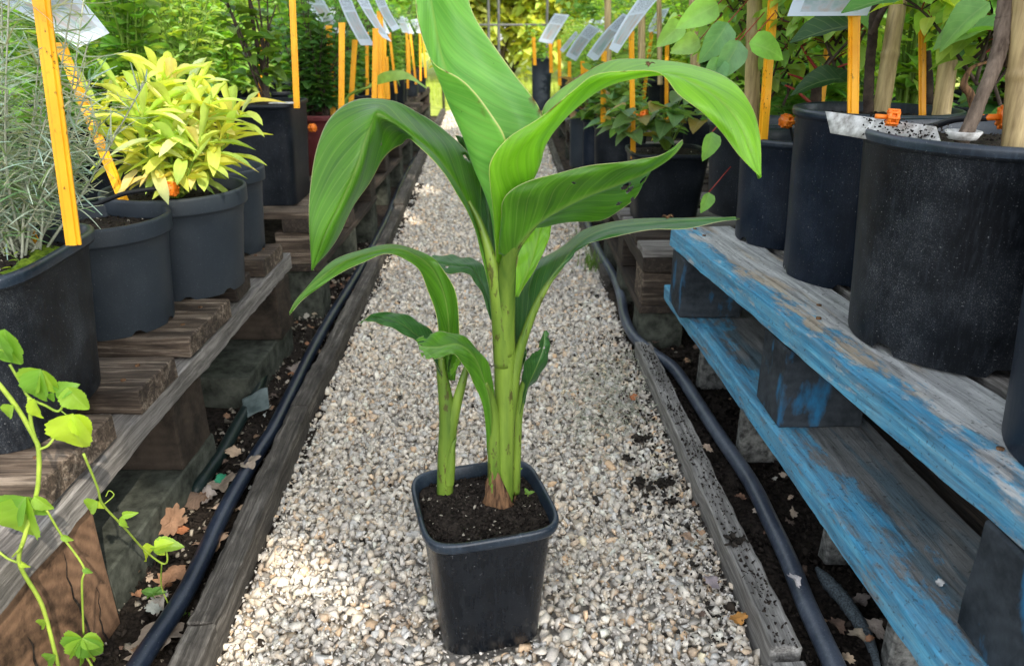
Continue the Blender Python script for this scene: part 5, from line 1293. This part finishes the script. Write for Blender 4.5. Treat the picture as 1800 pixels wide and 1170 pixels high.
def place(x, y, z, sidename, rown, idx, kinds, sc=None):
    k = kinds[bgR.randrange(len(kinds))]; pr, desc = PR_[k]
    lab = f'black pot with {desc}, {ordn[idx]} from the camera, {sidename} side {rown} row'
    s = sc or bgR.uniform(.85, 1.1)
    if pr not in used:
        used.add(pr); pr.location = (x, y, z); pr.rotation_euler = (0, 0, bgR.uniform(0, 6.28)); pr.scale = (s,) * 3; pr['label'] = lab
    else: dup(pr, (x, y, z), bgR.uniform(0, 6.28), lab, s)
def runrow(xf, y0, y1, sp, z, sidename, rown, kinds, sc=None):
    y = y0; i = 0
    while y < y1:
        place(xf(y) + bgR.uniform(-.04, .04), y, z, sidename, rown, i, kinds, sc); y += sp * bgR.uniform(.9, 1.15); i += 1
runrow(lambda y: -.80 - .03 * (y - 2.8), 3.0, 8.2, .46, .34, 'left', 'front', [0, 2, 4, 5, 2], .80)
runrow(lambda y: -1.18 - .02 * (y - 2), 1.95, 8.0, .42, .34, 'left', 'second', [0, 1, 2, 3], .95)
runrow(lambda y: -1.60 - .02 * (y - 2), 1.9, 8.2, .45, .30, 'left', 'third', [0, 1, 3, 5], 1.05)
runrow(lambda y: -2.15, 2.3, 8.6, .50, .25, 'left', 'fourth', [0, 1, 2, 4], 1.3)
runrow(lambda y: -2.8, 3.3, 9.2, .6, .2, 'left', 'fifth', [1, 2, 4], 1.5)
runrow(lambda y: .56, 3.55, 8.0, .40, .27, 'right', 'front', [0, 1, 3, 5], .75)
runrow(lambda y: .92, 1.35, 8.2, .40, .37, 'right', 'second', [0, 1, 1, 4], .95)
runrow(lambda y: 1.36, 1.2, 8.2, .44, .35, 'right', 'third', [1, 0, 3, 4], 1.05)
runrow(lambda y: 1.9, 1.8, 8.6, .50, .25, 'right', 'fourth', [0, 1, 2], 1.3)
runrow(lambda y: 2.6, 2.7, 9.2, .6, .2, 'right', 'fifth', [1, 2, 4], 1.5)
# particular near pots of the far rows
rF = thing('potted_herb', (-.715, 2.95, .30), 'maroon pot with a leafy green plant behind the tall square black pot', 'potted plant')
make_pot(rF, 'round', rF.location, .27, .13, .11, 'maroon', 'maroon', .02, .005, 0, .02, n=48, seed=33, crumbn=40)
st, lv = MB(), Leaves(); rr = random.Random(41); grow((-.715, 2.95, .55), .42, .15, 16, 10, .048, (.06, .17, .04), st, lv, rr, 3, rad=.003, petiole=.008)
st.build('stem', M['darkbark'], rF); sub('foliage', lv, 'small', 'leaf', rF, 2, 1.3)
def smallpot(x, y, z, h, r, mat, label, leaf=None, col=G1, seed=0, tpl='broad', ls=.07, n=5, hh=.2):
    rt = thing('potted_plant' if leaf else 'plant_pot', (x, y, z), label, 'potted plant' if leaf else 'pot')
    make_pot(rt, 'round', (x, y, z), h, r, r * .84, mat, mat, .014, .004, 0, .02, n=44, seed=seed + 50, crumbn=40)
    if leaf:
        st, lv = MB(), Leaves(); rr = random.Random(seed); grow((x, y, z + h - .03), hh, r * 1.5, n, 6, ls, col, st, lv, rr, 2, rad=.003, petiole=.02)
        st.build('stem', M['greenstem'], rt); sub('foliage', lv, tpl, 'leaf', rt)
p = PY(1087, 270, 3.02); smallpot(p.x, 3.02, .272, .25, .105, 'black', 'black pot with pale toothed leaves just left of the strawberry pot', True, (.16, .32, .12), 3, hh=.28, ls=.09)
p = PY(1042, 262, 3.3); smallpot(p.x, 3.3, .272, .24, .05, 'navy', 'slim bluish black pot between two wider ones right of the path', True, (.12, .28, .06), 4, hh=.2)
p = PY(1024, 225, 3.55); smallpot(p.x, 3.55, .272, .26, .065, 'grey', 'slim grey pot with a pink-veined leaf right of the path', True, (.25, .2, .16), 5, hh=.15, ls=.10, n=4)
p = PY(952, 130, 6.3); smallpot(p.x, 6.3, .272, .40, .085, 'grey', 'tall dusty blue pot near the yellow light right of the path', True, G3, 6, hh=.3)
p = PY(1290, 300, 2.1); smallpot(.83, 2.2, .302, .26, .13, 'black', 'black pot in shade behind the strawberry pot on its right side', True, G2, 7, hh=.35, ls=.09, n=8)
# leafy sprays overhanging: arching pale leaf by the path on the left
rt = thing('arching_plant', (-.66, 2.9, .3), 'plant with one long pale arching leaf reaching over the path at left', 'plant')
W = dense([[(650, 150, 2.9), (655, 152, 2.9), (660, 150, 2.9)], [(672, 128, 2.85), (690, 134, 2.82), (695, 142, 2.8)], [(712, 126, 2.8), (720, 135, 2.78), (722, 141, 2.77)], [(750, 154, 2.75), (750, 155, 2.75), (750, 156, 2.75)]], 6, 20)
mb = MB(); mb.add(W.reshape(-1, 3), [(i * 7 + j, i * 7 + j + 1, (i + 1) * 7 + j + 1, (i + 1) * 7 + j) for i in range(20) for j in range(6)], None, (.3, .5, .12)); mb.build('leaf', M['leaf'], rt)
mb = MB(); tube(mb, [(-.66, 2.95, .3), (-.64, 2.93, .6), tuple(PY(655, 150, 2.9))], .005, 6, 12); mb.build('stem', M['greenstem'], rt)

# ================================================================== the far end
sheet('grass_field', [(-30, 8.8), (30, 8.8), (30, 40), (-30, 40)], M['field'], -.02)
gt = thing('wire_gate', (0, 9.6, 0), 'thin steel door frame at the end of the path against the yellow light', 'gate')
mb = MB()
for x in (-.85, -.28, -.16, .42): tube(mb, [(x, 9.6, -.05), (x, 9.6, 2.2)], .018, 8, 4)
mb.build('post', M['metal'], gt); mb = MB()
for z in (.95, 1.75): tube(mb, [(-.85, 9.6, z), (.42, 9.6, z)], .014, 8, 3)
mb.build('rail', M['metal'], gt)
def foliage_wall(name, n, fx, size, col, label, cat, seed, kind=None, tpl='broad', mat='leaf', trunk=None):
    rg = random.Random(seed); lv = Leaves()
    for i in range(n):
        p = fx(rg); a = rg.uniform(0, 6.28)
        cl = .7 + .5 * noise.noise(Vector((p[0] * 1.3, p[1], p[2] * 1.5)))
        lv.add(p, (math.cos(a), math.sin(a) - .4, rg.uniform(-.5, .6)), (rg.uniform(-.6, .6), rg.uniform(-1, .2), 1), size * rg.uniform(.6, 1.3), tuple(c * cl for c in rcol(col, .4, rg, .4)))
    root = thing(name, fx(random.Random(1)), label, cat) if False else None
    o = lv.build(name, tpl, M[mat], None, seed)
    return o
def bush(cx, cy, rx, ry, h, n, size, col, label, seed, name='bush', cat='bush', z0=0.0):
    root = thing(name, (cx, cy, 0), label, cat); rg = random.Random(seed); lv = Leaves(); st = MB()
    for k in range(7):
        a = rg.uniform(0, 6.28); tube(st, [(cx, cy, -.05), (cx + rx * .3 * math.cos(a), cy + ry * .3 * math.sin(a), h * .45), (cx + rx * .75 * math.cos(a), cy + ry * .75 * math.sin(a), h * .85)], [.05, .03, .012], 6, 12)
    st.build('trunk', M['darkbark'], root)
    for i in range(n):
        a = rg.uniform(0, 6.283); v = rg.uniform(-1, 1); q = rg.random() ** .33; s = math.sqrt(max(0, 1 - v * v))
        bumpy = .8 + .45 * noise.noise(Vector((math.cos(a) * 2 + seed, math.sin(a) * 2, v * 2)))
        p = (cx + rx * q * s * math.cos(a) * bumpy, cy + ry * q * s * math.sin(a) * bumpy, z0 + h / 2 + h / 2 * v * q * bumpy)
        if noise.noise(Vector(p) * (2.2 / max(.5, size * 8))) < -.32: continue
        b = rg.uniform(0, 6.28); cl = .75 + .55 * noise.noise(Vector(p) * 1.7)
        lv.add(p, (math.cos(b), math.sin(b), rg.uniform(-.5, .5)), (rg.uniform(-.6, .6), rg.uniform(-.8, .3), 1), size * rg.uniform(.6, 1.3), tuple(c * cl for c in rcol(col, .35, rg, .15)))
    lv.build('crown', 'broad', M['leaf'], root, seed); return root
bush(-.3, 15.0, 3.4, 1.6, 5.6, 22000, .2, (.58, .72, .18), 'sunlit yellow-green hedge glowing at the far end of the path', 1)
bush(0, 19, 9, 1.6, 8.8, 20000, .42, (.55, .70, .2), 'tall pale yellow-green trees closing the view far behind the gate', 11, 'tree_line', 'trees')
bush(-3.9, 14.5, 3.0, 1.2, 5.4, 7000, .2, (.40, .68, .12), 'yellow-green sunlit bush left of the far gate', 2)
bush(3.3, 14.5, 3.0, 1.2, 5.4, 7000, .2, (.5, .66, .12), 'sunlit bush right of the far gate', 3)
bush(-1.75, 10.0, .95, .7, 2.3, 3600, .09, G3, 'light green bush just left of the gate', 14)
bush(1.45, 10.3, .95, .7, 2.4, 3600, .09, G3, 'light green bush just right of the gate', 15)
bush(-2.3, 9.6, 1.3, .8, 2.4, 4200, .10, G1, 'leafy green bush closing the left row', 4)
bush(1.7, 9.4, 1.2, .8, 2.5, 4200, .10, G2, 'leafy green bush closing the right row', 5)
bush(-4.2, 6.8, 1.4, 2.6, 2.6, 6500, .11, G1, 'tall green thicket behind the left rows', 6)
bush(-4.0, 3.6, 1.2, 1.5, 2.4, 4200, .10, G4, 'dark green thicket behind the left rows, nearer the camera', 7)
bush(4.0, 6.4, 1.4, 2.6, 2.6, 6500, .11, G1, 'tall green thicket behind the right rows', 8)
bush(3.6, 3.0, 1.2, 1.6, 2.4, 4200, .10, G2, 'green thicket behind the right rows, nearer the camera', 9)
rg = np.random.default_rng(2)
lv = Leaves()
for i in range(7000):
    x, y = rg.uniform(-6, 6), rg.uniform(9.9, 14.5); a = rg.uniform(0, 6.28); lv.add((x, y, -.02), (math.cos(a) * .5, math.sin(a) * .5, 1), (math.cos(a), math.sin(a), .2), rg.uniform(.08, .22), tuple(np.array((.42, .52, .08)) * rg.uniform(.6, 1.2)))
o = lv.build('grass', 'grass', M['grass'], None); tag(o, 'sunlit yellow-green grass beyond the end of the path', 'grass', None, 'stuff')

# weeds by the path
def weed(px, py, n, s, col, label, seed, curl=.5, name='weed', mat='grass'):
    c = P(px, py, 0.0); rg = random.Random(seed); lv = Leaves()
    for i in range(n):
        a = rg.uniform(0, 6.28); lv.add((c.x + rg.gauss(0, .02), c.y + rg.gauss(0, .035), .003), (math.cos(a) * curl, math.sin(a) * curl, 1), (math.cos(a), math.sin(a), .1), s * rg.uniform(.5, 1.2), rcol(col, .3, rg))
    o = lv.build(name, 'grass', M[mat], None, seed); tag(o, label, 'weed')
weed(1040, 470, 70, .075, (.14, .26, .05), 'tuft of green grass in the gravel by the right pipe, nearer one', 1)
weed(1020, 430, 40, .07, (.14, .24, .06), 'thin tuft of grass in the gravel just behind the greener tuft', 2)
weed(690, 305, 60, .12, (.10, .2, .03), 'bright green weed hanging beside the far left edging', 3)
def roots(px, py, n, label, seed, sx=.05, sy=.09):
    c = P(px, py, .012); rg = random.Random(seed); mb = MB()
    for i in range(n):
        p = c + Vector((rg.gauss(0, sx), rg.gauss(0, sy), rg.uniform(-.004, .008))); a = rg.uniform(0, 6.28); L_ = rg.uniform(.02, .06)
        pts = [tuple(p + Vector((math.cos(a) * L_ * t + rg.gauss(0, .005), math.sin(a) * L_ * t + rg.gauss(0, .005), rg.uniform(0, .02) * math.sin(t * 3)))) for t in (0, .33, .66, 1)]
        tube(mb, pts, .0008, 3, 10, caps=False)
    tag(mb.build('dry_roots', M['silverstem']), label, 'dry roots', None, 'stuff')
roots(1085, 665, 90, 'tangle of dry pale roots on the gravel beside the broken start of the pale edging', 1)
roots(1060, 735, 60, 'thin straw-like dry stalks scattered over gravel below the root tangle', 2, .06, .06)

# dead leaves
LTD = []
for q in range(4):
    V = [(0, .5, 0)]; n = 60; K = 5; rq = random.Random(q); ph = rq.uniform(0, 6)
    for j in range(1, K + 1):
        for k in range(n):
            a = 6.283 * k / n; lob = .06 * math.cos(a * (8 + q % 2) + ph) + .02 * math.cos(a * 17 + q)
            r = (.40 + lob * (j / K) ** 2) * j / K; x, y = r * math.cos(a) * (.72 + .12 * math.sin(a)), .5 + r * math.sin(a) * 1.2
            V.append((x, y, .07 * math.sin(x * 8 + q * 2) + .10 * math.cos(y * 7 + q) * (1 + x) + .9 * x * x * (1 if q % 2 else -1) + .012 * math.sin(abs(x) * 60 + y * 40)))
    F3 = [(0, 1 + k, 1 + (k + 1) % n) for k in range(n)]
    for j in range(K - 1):
        for k in range(n):
            a_, b_, c_, d_ = 1 + j * n + k, 1 + j * n + (k + 1) % n, 1 + (j + 1) * n + (k + 1) % n, 1 + (j + 1) * n + k
            F3 += [(a_, c_, b_), (a_, d_, c_)]
    LTD.append((np.array(V), np.array(F3), np.array([(v[0] + .5, v[1]) for v in V])))
def dead(px, py, size, ang, col, label, z=.02, tilt=(0, 0), group=None):
    p = P(px, py, z); d = Vector((math.cos(ang), math.sin(ang), tilt[0])); lv = Leaves(); lv.add((0, 0, 0), d, (tilt[1], -.2, 1), size, col)
    o = lv.build('dead_leaf', [LTD[int(px) % 4]], M['dead'], None); o.location = p; return tag(o, label, 'dead leaf', group)
dead(222, 1150, .085, .9, (.30, .25, .20), 'greyish brown oak leaf lying in the gutter at the bottom left corner')
dead(275, 1075, .05, 1.8, (.40, .37, .33), 'pale grey oak leaf beside the black pipe above the biggest one')
dead(270, 1015, .055, .3, (.30, .17, .10), 'reddish brown leaf under the lobed lime leaves')
dead(340, 960, .06, .6, (.45, .30, .2), 'sunlit tan oak leaf beside the left pipe')
dead(352, 850, .075, .4, (.33, .27, .21), 'light brown leaf by the concrete slab in the left gutter')
dead(330, 890, .06, 1.5, (.16, .11, .08), 'dark curled leaf against the concrete slab')
dead(372, 880, .05, 2.2, (.34, .30, .27), 'crinkled grey leaf touching the left pipe')
dead(412, 820, .055, .8, (.30, .25, .2), 'curled leaf lying on the left pipe', .05)
dead(425, 800, .045, 2.6, (.36, .27, .19), 'small tan leaf just above the curled one on the pipe', .045)
dead(330, 930, .05, 2.9, (.32, .13, .06), 'rust red leaf in shade beside the left pipe')
dead(288, 945, .06, 1.2, (.22, .13, .08), 'brown leaf standing on edge by the slab', .03, (.9, .5))
dead(505, 650, .06, .6, (.26, .22, .19), 'grey leaf in the gutter near the far concrete slab')
dead(440, 705, .05, .2, (.2, .16, .13), 'brown leaf lying near the grey green cloth')
dead(1262, 1032, .036, 1.9, (.28, .24, .25), 'mauve grey leaf on gravel beside the right edging')
dead(1280, 1090, .034, .4, (.45, .22, .06), 'orange brown leaf fragment on gravel at the foot of the right edging', .012)
dead(1222, 948, .03, 2.4, (.32, .22, .15), 'brown leaf scrap on gravel left of the edging', .012)
dead(1407, 1030, .026, 2.0, (.5, .48, .48), 'crumpled whitish scrap lying on the right pipe', .055, (.3, .6))
dead(1500, 1060, .035, .6, (.12, .10, .09), 'dark dry leaf in deep shade right of the netting')
dead(1555, 1118, .04, 2.0, (.24, .2, .17), 'dry brown leaf below the blue board near the bottom')
dead(1535, 590, .035, .5, (.16, .1, .07), 'brown leaf in the dark between the pallet decks', .25)
dead(1105, 700, .03, .5, (.4, .16, .07), 'reddish leaf scrap in the dry roots', .012)
dead(378, 845, .03, 1.2, (.03, .22, .12), 'small green plastic-looking leaf scrap by the left pipe', .04)
dead(1645, 1027, .014, .5, (.6, .6, .58), 'tiny white scrap on the lower blue board', .25)
rg = np.random.default_rng(44)
for nm, n_, fx, lab, s_ in (('leaf_litter', 130, lambda y: xat(LK, y) - rg.uniform(.06, .20), 'scraps of brown leaf litter along the left gutter', 1), ('leaf_litter', 70, lambda y: rg.uniform(.42, .60), 'scraps of brown leaf litter in the dark soil under the blue pallet', 2), ('leaf_litter', 45, lambda y: xat(RK, y) - abs(rg.normal(0, .10)) - .01, 'tiny leaf scraps sprinkled over the right side of the gravel', 3)):
    lv = Leaves()
    for i in range(n_):
        y = .65 + 2.3 * rg.random() ** 1.2; a = rg.uniform(0, 6.28); z_ = .012 + .012 * rg.random()
        lv.add((fx(y), y, z_), (math.cos(a), math.sin(a), rg.uniform(-.3, .5)), (rg.uniform(-.6, .6), -.3, 1), rg.uniform(.008, .030) * (.6 if s_ == 3 else 1), rcol([(.30, .22, .15), (.22, .13, .08), (.40, .35, .29), (.12, .08, .06)][rg.integers(0, 4)], .3))
    tag(lv.build(nm, [tuple(t) for t in LTD], M['dead'], None, 7 + s_), lab, 'leaf litter', None, 'stuff')
# ground cloth flaps
def cloth(name, quad, label, z, amp=.01):
    G = dense([[quad[0], quad[1]], [quad[3], quad[2]]], 14, 14) if len(quad[0]) == 3 and quad[0][2] > .2 else None
    W = np.array([[tuple(P(px, py, zz)) for (px, py, zz) in r] for r in ((quad[0], quad[1]), (quad[3], quad[2]))])
    A = np.stack([catmull(W[:, j], 15) for j in range(2)], 1); G = np.stack([catmull(A[i], 15) for i in range(15)], 0)
    for i in range(15):
        for j in range(15): G[i, j, 2] += amp * noise.noise(Vector(G[i, j]) * 30) 
    mb = MB(); mb.add(G.reshape(-1, 3), [(i * 15 + j, i * 15 + j + 1, (i + 1) * 15 + j + 1, (i + 1) * 15 + j) for i in range(14) for j in range(14)])
    o = mb.build(name, M['fabric']); o.modifiers.new('s', 'SOLIDIFY').thickness = .0015; tag(o, label, 'ground cloth')
cloth('ground_cloth', ((425, 700, .04), (470, 680, .06), (474, 718, .03), (430, 735, .02)), 'grey blue flap of ground cloth in the left gutter', .02)
cloth('ground_cloth', ((432, 640, .05), (455, 618, .06), (440, 690, .02), (420, 690, .02)), 'dark green folded ground cloth behind the grey blue flap', .02)

# ================================================================== lime vine at the bottom left
VY = .72
rV = thing('climbing_vine', tuple(P(60, 1200, 0)), 'lime green climbing vine sprawling over the bottom left corner of the pallet', 'vine')
def vs(pts, r=.0018):
    mb = MB(); tube(mb, [PY(*p) for p in pts], r, 7, 50, wob=.05); mb.build('stem', M['vinestem'], rV)
vs([(-12, 668, .70), (0, 677, .70), (34, 722, .705), (61, 770, .71), (68, 790, .71), (68, 838, .71), (63, 872, .71), (44, 941, .70), (34, 989, .70), (68, 1050, .71), (82, 1088, .72), (104, 1175, .72)], .0025)
vs([(51, 698, .71), (55, 745, .71), (68, 790, .71)], .002)
vs([(17, 640, .71), (36, 672, .71), (51, 698, .71), (79, 712, .715), (103, 722, .72), (116, 700, .72)], .0014)
vs([(68, 790, .71), (85, 782, .71), (100, 762, .715)], .0014)
vs([(147, 797, .72), (171, 855, .74), (181, 886, .755), (219, 927, .80), (253, 965, .86), (284, 989, .88), (294, 985, .88), (292, 965, .88)], .0014)
vs([(284, 989, .88), (284, 1030, .90), (301, 1071, .91), (313, 1098, .92), (320, 1094, .92), (325, 1080, .92)], .0011)
vs([(313, 1098, .92), (311, 1146, .92)], .0007)
vs([(82, 896, .71), (109, 941, .715), (147, 996, .72), (144, 1026, .72), (147, 1115, .73)], .0013)
vs([(34, 989, .70), (12, 980, .70), (-10, 962, .70)], .0014)
vs([(22, 978, .70), (38, 960, .69), (30, 970, .69)], .0011)
vs([(165, 1175, .73), (150, 1150, .73), (140, 1130, .73)], .0014)
hopT = [leaf_tpl(serr(.40, .36, 9, .13), 22, 6, c, d, .02, 2) for c, d in ((.3, .35),)]
palm = hopT
def hop(bx, by, tx, ty, w, Y, col, nrm=(.1, -1, .5), Yt=None):
    a = PY(bx, by, Y); b = PY(tx, ty, Yt or Y); d = b - a; lv = Leaves(); lv.add(a, d, nrm, d.length, col)
    lv.build('leaf', hopT, M['hop'], rV, 1, w)
Lm, Lg, Ly = (.26, .44, .05), (.17, .35, .05), (.40, .56, .05)
hop(8, 578, 22, 655, 1.0, .71, Lg); hop(2, 585, 36, 628, .9, .715, Lm); hop(-8, 580, 6, 650, 1.0, .705, Lg)
hop(70, 648, 40, 700, .9, .71, Lm); hop(72, 648, 62, 720, .8, .705, Lg); hop(75, 650, 96, 700, .9, .715, Lm); hop(60, 700, 68, 745, .6, .708, Ly)
hop(98, 690, 132, 676, 1.0, .72, Lg); hop(118, 680, 152, 728, 1.0, .72, Lm); hop(95, 690, 88, 710, .8, .715, Lg)
hop(128, 726, 130, 804, 1.15, .715, Ly); hop(130, 728, 160, 775, .8, .72, Ly, (.6, -1, .3))
hop(48, 872, 30, 968, .95, .70, Lm); hop(46, 872, 2, 928, .9, .695, Lg); hop(50, 872, 78, 915, .8, .71, Lg)
hop(172, 880, 145, 900, 1.0, .75, Lm); hop(174, 880, 182, 898, .9, .755, Ly); hop(215, 905, 240, 902, .7, .79, Lm); hop(216, 905, 222, 935, .5, .79, Lm)
for q, (tx, ty) in enumerate(((243, 985), (262, 962), (292, 975), (318, 955), (300, 950))): hop(272, 962, tx, ty, .85, .87, Lm if q % 2 else Ly, (0, -.6, 1))
for tx, ty in ((246, 1036), (252, 1050), (268, 1054), (290, 1038), (280, 1030)): hop(270, 1042, tx, ty, .8, .90, (.13, .28, .06), (0, -.6, 1))
for tx, ty in ((316, 1074), (326, 1090), (341, 1090), (338, 1076)): hop(328, 1082, tx, ty, .8, .92, (.13, .28, .06), (0, -.6, 1))
for q, (tx, ty) in enumerate(((105, 1150), (122, 1172), (150, 1175), (178, 1160), (182, 1135))): hop(145, 1120, tx, ty, 1.0, .72, Lg if q % 2 else Lm, (0, -.7, .8))
hop(0, 1120, -12, 1165, 1, .70, Lg)
hop(60, 872, 92, 900, .8, .705, Lm); hop(34, 985, 52, 1000, .6, .70, Ly); hop(108, 940, 128, 952, .7, .715, Lm); hop(82, 1088, 62, 1105, .8, .72, Lm); hop(98, 1150, 70, 1168, .9, .715, Lg); hop(24, 712, 4, 738, .9, .70, Lm); hop(147, 996, 162, 1010, .7, .72, Lg)
vs([(108, 722, .72), (122, 735, .72), (112, 745, .72), (124, 752, .72), (118, 760, .72)], .0006); vs([(184, 885, .755), (200, 870, .76), (192, 862, .76), (186, 872, .76)], .0006)

# ================================================================== light: unseen tree added behind the camera, crown shaped to throw shade and dapples
SUN = Vector((.40, -.66, .63)).normalized()
GAPS = [(P(500, 1010, 0), .016), (P(598, 1045, 0), .012), (P(425, 1165, 0), .01), (P(700, 385, 0), .10), (P(720, 330, 0), .12), (P(660, 470, 0), .06), (P(790, 250, 0), .25),
        (Vector((-.612, .80, .14)), .085), (Vector((-.612, .70, .06)), .06), (Vector((-.63, .86, .31)), .08), (P(262, 930, .03), .05), (P(330, 940, .02), .04), (Vector((-.70, .97, .05)), .07),
        (Vector((-.74, 1.56, .70)), .15), (Vector((-.70, 1.56, .60)), .10), (Vector((-1.2, 3.4, .95)), .25), (Vector((-1.6, 2.6, 1.0)), .2), (Vector((-1.0, 4.9, .9)), .35), (Vector((-.66, 3.6, .2)), .16), (Vector((-.6, 2.9, .1)), .10),
        (Vector((1.5, 3.6, 1.0)), .25), (Vector((.95, 2.4, 1.0)), .16), (Vector((.9, 5.6, .9)), .35), (Vector((2.0, 2.2, 1.1)), .2), (Vector((1.0, 1.6, .9)), .22), (Vector((1.45, 2.3, .95)), .3), (Vector((.78, 1.95, .9)), .14), (Vector((1.1, 1.25, .88)), .15), (Vector((.8, 3.2, .8)), .2), (Vector((-1.3, 2.0, .9)), .25), (Vector((-1.25, 3.0, .95)), .3), (Vector((-1.0, 4.0, .9)), .25), (Vector((-1.7, 4.4, 1.0)), .35), (Vector((1.2, 3.0, .95)), .25), (Vector((1.0, 4.4, .9)), .3), (Vector((.62, 1.75, .88)), .08), (Vector((-.95, 2.9, .85)), .16), (P(880, 170, 0), .25), (P(560, 440, .05), .05), (Vector((-1.9, 5.5, 1.1)), .4), (Vector((1.9, 6.3, 1.1)), .4)]
def added_shade_tree(bx, by, zc, label, seed, rx, ry, n):
    root = thing('added_shade_tree', (bx, by, 0), label, 'tree'); rg = random.Random(seed); lv = Leaves(); st = MB()
    tube(st, [(bx, by, -.1), (bx + .1, by, 1.6), (bx, by + .2, zc - .3)], [.22, .17, .12], 12, 24, wob=.03)
    for k in range(14):
        a = 6.283 * k / 14; tube(st, [(bx, by + .1, zc - .9 + .05 * k), (bx + rx * .4 * math.cos(a), by + ry * .4 * math.sin(a), zc - .1), (bx + rx * .85 * math.cos(a), by + ry * .85 * math.sin(a), zc + .2)], [.08, .05, .015], 6, 12)
    st.build('trunk', M['bark'], root)
    gp = [(np.array(g - SUN * g.dot(SUN)), r) for g, r in GAPS]; sn = np.array(SUN)
    i = 0
    while i < n:
        i += 1
        x, y = rg.uniform(-1, 1), rg.uniform(-1, 1)
        if x * x + y * y > 1: continue
        p = np.array((bx + rx * x, by + ry * y, zc + rg.uniform(-.45, .45)))
        q = p - sn * p.dot(sn); ls = rg.uniform(.14, .24)
        if any(np.linalg.norm(q - g) < r + ls * .38 for g, r in gp): continue
        a = rg.uniform(0, 6.28)
        d = np.array((math.cos(a), math.sin(a), rg.uniform(-.3, .3))); p0 = p - d * ls * .5
        lv.add(p0, d, (rg.uniform(-.3, .5), rg.uniform(-1.0, 0), 1), ls, rcol((.08, .18, .04), .3, rg))
    lv.build('crown', 'small', M['leaf'], root, seed, 1.5)
# crown centre so that its shadow covers the aisle
c0 = Vector((0, 3.0, .3)); t = 4.6 / SUN.z; cc = c0 + SUN * t
added_shade_tree(cc.x, cc.y, cc.z, 'unseen leafy tree added behind the viewer to shade the plant rows', 3, 2.1, 3.7, 13500)

w = bpy.data.worlds.new('World'); scene.world = w; w.use_nodes = True
nt = w.node_tree; nt.nodes.clear(); ow = nt.nodes.new('ShaderNodeOutputWorld'); bg = nt.nodes.new('ShaderNodeBackground'); sk = nt.nodes.new('ShaderNodeTexSky')
sk.sky_type = 'NISHITA'; sk.sun_disc = False; sk.sun_elevation = math.asin(SUN.z); sk.sun_rotation = math.atan2(SUN.x, SUN.y); sk.air_density = 1.0; sk.dust_density = 1.5; sk.ozone_density = 1.0
bg.inputs[1].default_value = .56
hs = nt.nodes.new('ShaderNodeHueSaturation'); hs.inputs['Saturation'].default_value = .30; L(nt, sk.outputs[0], hs.inputs['Color']); L(nt, hs.outputs[0], bg.inputs[0]); L(nt, bg.outputs[0], ow.inputs[0])
sl = bpy.data.lights.new('sun', 'SUN'); sl.energy = 5.0; sl.angle = math.radians(.53); sl.color = (1, .90, .76)
so = bpy.data.objects.new('sun', sl); COL.objects.link(so); so.rotation_euler = SUN.to_track_quat('Z', 'Y').to_euler(); so.location = (0, -3, 6)
cd = bpy.data.cameras.new('camera'); co = bpy.data.objects.new('camera', cd); COL.objects.link(co); scene.camera = co
co.location = (0, 0, H); co.rotation_euler = (math.pi / 2 - TH, 0, 0); cd.sensor_fit = 'HORIZONTAL'; cd.sensor_width = 36; cd.lens = 36 * F / 1800; cd.clip_start = .02; cd.clip_end = 500
cd.dof.use_dof = True; cd.dof.focus_distance = 1.1; cd.dof.aperture_fstop = 7.5
scene.view_settings.view_transform = 'Standard'; scene.view_settings.look = 'None'; scene.view_settings.exposure = 0
scene.render.resolution_x = 1024; scene.render.resolution_y = 665
